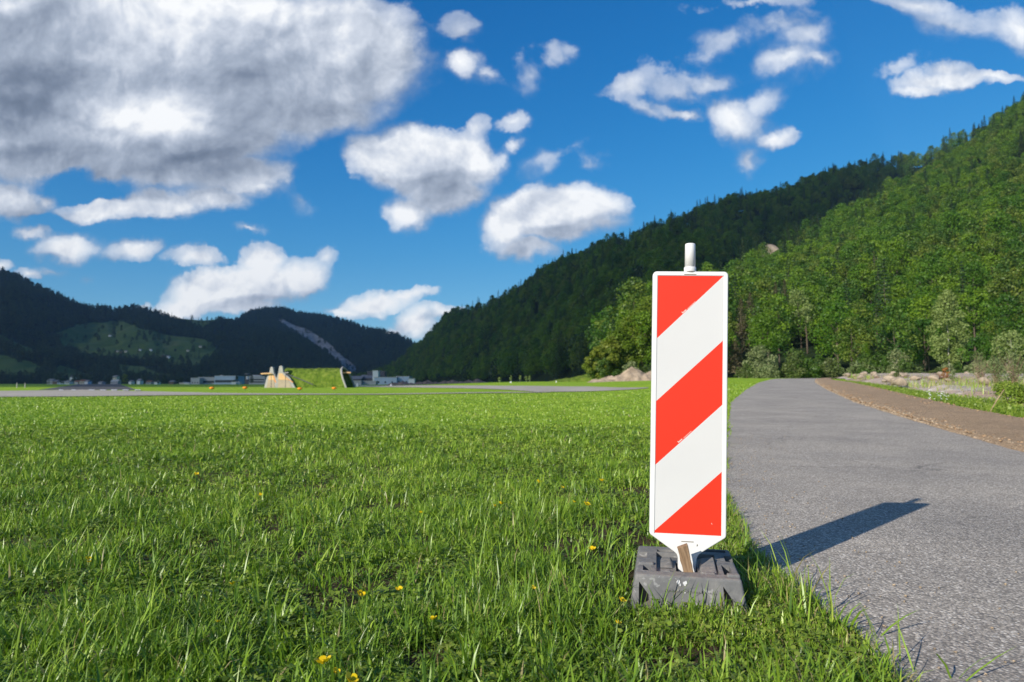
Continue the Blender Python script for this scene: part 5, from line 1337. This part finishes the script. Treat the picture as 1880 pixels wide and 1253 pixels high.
# ------------------------------------------------------------------ the airfield: shelter, lamps, posts, buildings
def shelter():
    b0 = hit(562, 712.0); d = 200.0
    zb = gz(-60, d); g = lambda px, py, dd=d: P3(px, py, dd)
    org = Vector((g(515, 712).x, d, zb)); root = empty('aircraft_shelter', tuple(org), 0, 'turf-covered aircraft shelter with tall tan portal doors on the far side of the taxiway', 'aircraft shelter')
    def lx(px, dd=d): return g(px, 700, dd).x - org.x
    def lz(py, dd=d): return g(500, py, dd).z - org.z
    H = lz(676)
    # turf mound: long barrel with steep sides
    n = 46; k = 22; V = []
    for i in range(n + 1):
        s = i / n
        for j in range(k + 1):
            a = math.pi * j / k; y = 4.6 - 5.4 * math.cos(a); zz = H * math.sin(a) ** .62
            x0 = lx(531) * (1 - zz / H) + lx(517) * zz / H; x1 = lx(636.5) * (1 - zz / H) + lx(621) * zz / H
            x = x0 + (x1 - x0) * s
            bmp = .30 * fbm(np.array([x * .9 + 40]), np.array([y * .9 + zz * .8]), 66, 4)[0]
            V.append((x, y + bmp * -math.cos(a), max(-.1, zz + bmp * math.sin(a))))
    V = np.array(V); o = mesh_np('turf_mound', V, [grid_faces(n + 1, k + 1)], MAT['mound'], root, smooth=True)
    # rim of concrete at the right end
    def rim(name, pxb0, pxb1, pxt, yoff, th):
        m = MB(); pts = []
        for j in range(13):
            a = math.pi * j / 12; y = 4.6 - 5.6 * math.cos(a); zz = (H + .35) * math.sin(a) ** .6; t = zz / (H + .35)
            pts.append((lx(pxb0) * (1 - t) + lx(pxt) * t, y, zz - .1))
        m.tube(pts, th, 6); m.build(name, MAT['concrete'], root)
    rim('end_rim', 637.5, 640, 622.5, 0, .30)
    # portal: two tall pointed wings
    def wing(b0_, b1_, t0, t1, top, y0, y1):
        sh = lz(684)
        out = [(lx(b0_), -.1), (lx(b1_), -.1), (lx(b1_) * .56 + lx(t1) * .44, sh * .62), (lx(t1), sh), (lx(t1) - .25, lz(top) - .35), ((lx(t0) + lx(t1)) / 2, lz(top)), (lx(t0) + .25, lz(top) - .35), (lx(t0), sh), (lx(b0_) * .56 + lx(t0) * .44, sh * .62)]
        w = MB().prism(out, y0, y1).build('portal_wing', MAT['concrete'], root, bevel=.06, seg=1)
        mid = (lx(b0_) + lx(b1_)) / 2
        a0, a1 = lx(b0_) + .75, lx(b1_) - 1.0
        c0 = lx(t0) + .2; c1 = lx(t1) - .3
        MB().prism([(a0 * .62 + c0 * .38, 2.3), (a1 * .62 + c1 * .38, 2.3), (c1, lz(686)), (c0, lz(686))], y0 - .07, y0 - .003).build('door_panel', MAT['tan_door'], root)
        MB().prism([(a0, .0), (a1, .0), (a1 * .64 + c1 * .36, 2.26), (a0 * .64 + c0 * .36, 2.26)], y0 - .07, y0 - .003).build('door_panel', MAT['brown_door'], root)
        MB().prism([(mid - .06, .0), (mid + .10, .0), (mid + .05, lz(687)), (mid - .03, lz(687))], y0 - .10, y0 - .071).build('door_seam', MAT['dark_wall'], root)
        MB().prism([(a1 + .05, 1.5), (a1 + .40, 1.5), (c1 + .30, lz(689)), (c1 + .06, lz(689))], y0 - .06, y0 - .003).build('side_panel', MAT['orange_door'], root)
    wing(486, 512, 495, 503, 673.5, -.4, 1.0); wing(509, 546, 514, 523, 671.5, -1.6, -.2)
    MB().box(lx(501), lx(512), .0, 2.8, 0, lz(696)).build('inner_wall', MAT['orange_door'], root)
    MB().tube([(lx(481), -1.0, lz(686.8)), (lx(499), -1.0, lz(686.0))], .22, 6).build('rail_beam', MAT['tan_door'], root)
    MB().tube([(lx(522), -1.2, lz(685.5)), (lx(532), -1.2, lz(684.5))], .18, 6).build('rail_beam', MAT['concrete'], root)
    MB().tube([(lx(627), 2.0, lz(684.5)), (lx(641), 2.0, lz(684.5))], .22, 6).build('rail_beam', MAT['tan_door'], root)
    MB().tube([(lx(527), -.9, lz(687)), (lx(552), -1.3, lz(696)), (lx(578), -1.6, lz(706.5))], [.13, .12, .14], 6).build('rail_shadow_tube', MAT['dark_wall'], root)  # added dark tube stands in for the rail beam's shadow on the turf
shelter()
# orange edge lamps on the taxiway grass
def lamp():
    root = empty('taxiway_lamp'); MB().tube([(0, 0, 0), (0, 0, .28)], [.10, .08], 8).build('stand', MAT['dark_wall'], root)
    MB().tube([(0, 0, .22), (0, 0, .34), (0, 0, .56), (0, 0, .70), (0, 0, .74)], [.14, .44, .55, .34, .08], 14).build('orange_cover', MAT['orange'], root, smooth=True); return root
lp = lamp(); fl = True
for px, py, lab in ((389, 717, 'leftmost orange taxiway lamp on the grass'), (450, 716.5, 'orange taxiway lamp just left of the shelter'), (550.5, 718, 'orange taxiway lamp in front of the right portal wing'), (613.5, 717.3, 'orange taxiway lamp in front of the turf mound')):
    x, y, z = hit(px, py); o = lp if fl else copy_tree(lp); fl = False; s_ = 9.5 / F * y / 1.1
    o.location = (x, y, z); o.scale = (s_,) * 3; tag(o, lab, 'lamp', 'orange taxiway lamps')
def post(px, top, base, d, w, label, m='white_wall'):
    u, _ = pix_uv(px, base); H = (base - top) / F * d; r0 = empty('marker_post', (u * d, d, gz(u * d, d)), 0, label, 'post'); w = w / F * d / 2
    MB().prism([(-w, 0), (w, 0), (w * .8, H * .9), (0, H), (-w * .8, H * .9)], -w, w).build('shaft', MAT[m], r0); MB().box(-w * 1.3, w * 1.3, -w * 1.3, w * 1.3, -.05, .06).build('base_plate', MAT['concrete'], r0)
post(656, 701, 707, 260, 3, 'short white marker post right of the shelter'); post(718, 704, 708, 240, 2.5, 'small white marker at the edge of the wedge of tarmac'); post(1021, 696, 699.5, 150, 1.6, 'pale marker post on the meadow before the green bank')
post(31, 703, 712, 200, 1.2, 'left one of two thin posts at the left edge of the picture', 'concrete'); post(46, 703.5, 712, 205, 1.2, 'right one of two thin posts at the left edge of the picture', 'concrete'); post(937.5, 698, 700.5, 160, 3, 'white tag standing at the foot of a sapling')

def house(px0, px1, top, base, d, wall, roof, label, cat='house', flat=False, bands=0, depth=None, zoff=None, kind='house'):
    c = (px0 + px1) / 2; u, _ = pix_uv(c, base); w = (px1 - px0) / F * d / 2; H = (base - top) / F * d; dp = depth or max(4, w * .8)
    zb = gz(u * d, d) if zoff is None else zoff
    r0 = empty(kind, (u * d, d, zb), 0, label, cat)
    if flat:
        MB().box(-w, w, 0, dp * 2, -1, H).build('wall', MAT[wall], r0); MB().box(-w - .3, w + .3, -.3, dp * 2 + .3, H + .003, H + .5).build('roof', MAT[roof], r0)
    else:
        h = H * .62
        MB().box(-w, w, 0, dp * 2, -1, h).build('wall', MAT[wall], r0)
        m = MB(); m.add([(-w - .4, -.5, h + .01), (w + .4, -.5, h + .01), (w + .4, dp * 2 + .5, h + .01), (-w - .4, dp * 2 + .5, h + .01), (-w - .4, dp, H), (w + .4, dp, H)], [(0, 3, 2, 1), (0, 1, 5, 4), (2, 3, 4, 5), (0, 4, 3), (1, 2, 5)]); m.build('roof', MAT[roof], r0)
    if bands:
        for b in range(bands):
            z0 = H * (.22 + b * .62 / bands); MB().box(-w * .94, w * .94, -.06, -.004, z0, z0 + H * .3 / bands).build('window_band', MAT['glass'], r0)
    elif H > 4 and w > 2.5:
        for x in (-w * .6, 0, w * .6): MB().box(x - .6, x + .6, -.06, -.004, H * .2, H * .2 + 1.4).build('window', MAT['glass'], r0)
    return r0
V = house
V(350, 366, 695, 706, 820, 'grey_wall', 'roof_pale', 'low grey annex at the left end of the long hangar', 'building', True, 0, 6, kind='airfield_building')
V(364, 394, 693.5, 706, 830, 'grey_wall', 'roof_pale', 'left darker half of the long grey hangar', 'hangar', True, 1, 14, kind='hangar')
V(393.5, 432, 691, 706, 825, 'blue_wall', 'roof_pale', 'right paler half of the long grey hangar', 'hangar', True, 1, 14, kind='hangar')
V(404, 408, 688.5, 691, 835, 'white_wall', 'roof_pale', 'small white box on the roof of the hangar', 'roof box', True, 0, 2, zoff=8.6, kind='roof_box')
V(425, 433, 702.5, 706, 790, 'white_wall', 'white_wall', 'small white shed in front of the right end of the hangar', 'shed', True, 0, 3, kind='shed')
V(434, 440, 702, 706, 795, 'white_wall', 'white_wall', 'second white shed right of the hangar', 'shed', True, 0, 3, kind='shed')
# control tower
u, _ = pix_uv(452.5, 706); d = 810; t = empty('control_tower', (u * d, d, gz(u * d, d)), 0, 'small control tower with a wide dark cap between hangar and terminal', 'control tower'); k = d / F
MB().box(-3.2 * k, 3.2 * k, 0, 5, -1, 9 * k).build('shaft', MAT['dark_wall'], t); MB().tube([(0, 2.5, 9 * k), (0, 2.5, 13 * k), (0, 2.5, 15 * k)], [2.2 * k, 2.4 * k, 3 * k], 10).build('cabin', MAT['white_wall'], t)
MB().tube([(0, 2.5, 15 * k + .02), (0, 2.5, 18.5 * k)], [2.6 * k, 3.0 * k], 10).build('cabin_glass', MAT['glass'], t); MB().tube([(0, 2.5, 18.5 * k + .02), (0, 2.5, 19.8 * k)], [5 * k, 4.6 * k], 12).build('cap', MAT['roof_grey'], t)
V(457, 486, 691.5, 706, 800, 'grey_wall', 'roof_pale', 'grey terminal building with two dark window bands left of the shelter', 'building', True, 2, 9, kind='terminal_building')
V(464, 478, 689, 692, 812, 'white_wall', 'roof_pale', 'pale box on top of the terminal building', 'roof box', True, 0, 3, zoff=8.0, kind='roof_box')
V(640, 663, 699.5, 706, 520, 'grey_wall', 'roof_pale', 'low pale shed right behind the shelter', 'shed', True, 0, 4, kind='shed')
V(663, 690, 700, 706, 525, 'grey_wall', 'roof_pale', 'longer low pale shed second from the shelter', 'shed', True, 0, 4, kind='shed')
V(632, 662, 690, 706, 640, 'dark_wall', 'roof_grey', 'dark pitched hangar right behind the shelter', 'hangar', False, 0, 12, kind='hangar')
V(660, 690, 688, 706, 650, 'dark_wall', 'roof_grey', 'second dark pitched hangar beside the white block', 'hangar', False, 0, 12, kind='hangar')
V(684, 694, 681, 706, 620, 'white_wall', 'roof_pale', 'tall white block standing over the sheds at the foot of the ridge', 'building', True, 0, 4, kind='white_block')
V(674, 685, 683, 706, 660, 'dark_wall', 'roof_grey', 'dark building left of the tall white block', 'building', True, 0, 5, kind='airfield_building')
V(694, 706, 683, 706, 668, 'dark_wall', 'roof_grey', 'dark building right of the tall white block', 'building', True, 0, 5, kind='airfield_building')
V(687, 728, 693.5, 706, 560, 'blue_wall', 'roof_pale', 'long blue-grey hall right of the white block', 'hall', True, 0, 9, kind='factory_hall')
V(727.5, 751, 692.5, 706, 565, 'blue_wall', 'roof_pale', 'second blue-grey hall at the foot of the ridge', 'hall', True, 0, 9, kind='factory_hall')
V(750, 761, 697, 706, 550, 'white_wall', 'roof_pale', 'small white shed at the right end of the blue-grey halls', 'shed', True, 0, 3, kind='shed')
HS = [(86, 96, 694, 704, 'grey_wall', 'roof_grey', 'leftmost grey village house, half hidden in dark trees'), (105, 119, 699, 705, 'blue_wall', 'roof_grey', 'long low bluish house left of the bright white one'), (119.5, 127, 697.5, 705, 'white_wall', 'roof_grey', 'brightest white village house left of the runway end'),
      (128, 134, 690.5, 698, 'white_wall', 'roof_grey', 'small white house higher up the slope above the village'), (136, 143, 698, 705, 'grey_wall', 'roof_red', 'grey house with a reddish roof right of the bright white one'), (145, 154, 696.5, 705, 'cream_wall', 'roof_red', 'pinkish house left of the runway end'),
      (155, 161, 696, 704, 'white_wall', 'roof_grey', 'white house just left of the runway end'), (96, 104, 697, 705, 'brown_wall', 'roof_grey', 'dark brown house second from the left'), (180, 187, 697.5, 703, 'grey_wall', 'roof_grey', 'small grey house behind the middle of the runway end'),
      (203, 216, 695.5, 704, 'grey_wall', 'roof_pale', 'wide grey house right of the runway end'), (207, 214, 689.5, 696, 'cream_wall', 'roof_grey', 'cream house up the slope behind the wide grey one'), (236, 241, 695.5, 703, 'white_wall', 'roof_grey', 'narrow white house right of the yellow-green tree'),
      (251, 257, 694, 704, 'white_wall', 'roof_grey', 'tall narrow white house left of the dark round tree'), (268, 277, 697, 704, 'grey_wall', 'roof_red', 'grey house with reddish roof between runway and hangar'), (283, 289, 696.5, 703, 'white_wall', 'roof_grey', 'small white house between runway and hangar'),
      (329, 338, 702, 706, 'cream_wall', 'roof_pale', 'low cream shed left of the hangar'), (338, 348, 703, 706.5, 'white_wall', 'roof_pale', 'low white shed beside the hangar annex'), (310, 318, 698, 705, 'brown_wall', 'roof_grey', 'brown house left of the low cream shed')]
for a, b, tp, bs, wl, rf, lb in HS: V(a, b, tp, bs, 870 if bs > 700 else 1000, wl, rf, lb, 'house', zoff=None if bs > 699 else P3(a, bs, 1000).z)
V(500, 508, 699, 706, 900, 'grey_wall', 'roof_grey', 'small grey building peeping between the portal wings', 'building', True, 0, 4, kind='airfield_building') if False else None
for k in range(34):
    px = rt.uniform(70, 500) if k < 28 else rt.uniform(600, 760)
    d = rt.uniform(890, 960) if k % 3 else rt.uniform(780, 840)
    if 140 < px < 225 and d < 880: d = 930
    u, _ = pix_uv(px, 705); o = empty('village_tree', (u * d, d, gz(u * d, d)), k, 'dark tree among the village houses ' + ('left of the runway' if px < 175 else 'between runway and hangar' if px < 350 else 'behind the hangar and terminal' if px < 600 else 'by the halls under the ridge'), 'tree', 'trees in the village')
    c = (farB, farC, farE, farK)[k % 4].copy(); c.name = 'crown'; COL.objects.link(c); c.parent = o; s_ = rt.uniform(.5, .95); o.scale = (s_,) * 3
# farmhouses on the hill meadows
def on_hill(h, px, py):
    u, _ = pix_uv(px, py); t = np.linspace(.02, 1, 400); x, y, z = h.pos(np.full(400, u), t); _, q = to_pix(x, y, z); i = int(np.argmin(np.abs(q - py))); return x[i], y[i], z[i]
for k, (px, py, wl, lb) in enumerate(((202, 618, 'white_wall', 'highest white farmhouse on the left hill meadow'), (215, 647, 'cream_wall', 'left farmhouse of the three in a row on the hill meadow'), (222, 647.5, 'brown_wall', 'middle farmhouse of the three in a row on the hill meadow'), (231, 647, 'cream_wall', 'right farmhouse of the three in a row on the hill meadow'),
        (257, 644, 'white_wall', 'left farmhouse of the pair in mid meadow'), (277, 644.5, 'white_wall', 'right brighter farmhouse of the pair in mid meadow'), (308, 656.5, 'white_wall', 'long pale farmhouse low on the hill meadow'), (299, 655, 'brown_wall', 'small brown barn left of the long pale farmhouse'),
        (368, 638, 'cream_wall', 'farmhouse at the right end of the hill meadow'), (345, 645.5, 'cream_wall', 'dim farmhouse right of the middle of the hill meadow'), (427, 622, 'white_wall', 'lone pale hut in the wood right of the hill meadow'))):
    x, y, z = on_hill(mtL, px, py); s = y / F; r0 = empty('farmhouse', (x, y, z), 0, lb, 'farmhouse', 'farmhouses on the hill meadows'); w = (2.2 if px != 308 else 4) * s; hh = 1.9 * s
    MB().box(-w, w, -w * .7, w * .7, -4, hh).build('wall', MAT[wl], r0); MB().add([(-w - .5, -w * .8, hh), (w + .5, -w * .8, hh), (w + .5, w * .8, hh), (-w - .5, w * .8, hh), (-w - .5, 0, hh * 1.8), (w + .5, 0, hh * 1.8)], [(0, 3, 2, 1), (0, 1, 5, 4), (2, 3, 4, 5), (0, 4, 3), (1, 2, 5)]).build('roof', MAT['roof_grey'], r0)
# single trees on the hill meadows
for k, (px, py, s) in enumerate(((254, 620, 1.3), (180, 625, .9), (229, 622, .8), (243, 626, .8), (283, 628, 1.3), (292, 626, 1.2), (310, 630, 1.1), (352, 632, .9), (180, 648, .9), (190, 648, .9), (290, 653, 1.2), (300, 650, .9), (160, 642, .8), (340, 594, .8), (352, 593, .7), (372, 595, .9), (380, 594, .8), (270, 662, 1.1), (200, 655, .8))):
    x, y, z = on_hill(mtL, px, py); o = empty('meadow_tree', (x, y, z), k, 'dark round tree standing free on the ' + ('upper ' if py < 600 else 'middle ' if py < 635 else 'lower ') + 'hill meadow ' + ('left of' if px < 230 else 'among' if px < 300 else 'right of') + ' the farmhouses', 'tree', 'single trees on the hill meadows')
    c = farB.copy() if k % 2 else farC.copy(); c.name = 'crown'; COL.objects.link(c); c.parent = o; o.scale = (s, s, s)

x, y, z = on_hill(hillA, 1415, 452)
o = BL[2].copy(); o.name = 'rock_outcrop'; COL.objects.link(o); o.location = (x, y - 3, z + 7); o.scale = (8.5, 7, 16); o.rotation_euler = (0, R(-28), .3)
for k in ('group',):
    if k in o: del o[k]
tag(o, 'small pale rock outcrop showing among the trees high on the sunlit hillside', 'rock outcrop')
# ------------------------------------------------------------------ air
hz = MB().box(-4200, 4200, -60, 3600, -4, 560).build('haze', None)
mh = bpy.data.materials.new('haze_air'); mh.use_nodes = True; nt = mh.node_tree; nt.nodes.clear()
ho = nt.nodes.new('ShaderNodeOutputMaterial'); pv = nt.nodes.new('ShaderNodeVolumePrincipled'); L(nt, pv.outputs[0], ho.inputs['Volume'])
pv.inputs['Color'].default_value = (.45, .70, 1.0, 1); pv.inputs['Density'].default_value = 7.0e-5; pv.inputs['Anisotropy'].default_value = .2
hz.data.materials.append(mh); tag(hz, 'thin blue air over the valley', kind='stuff')
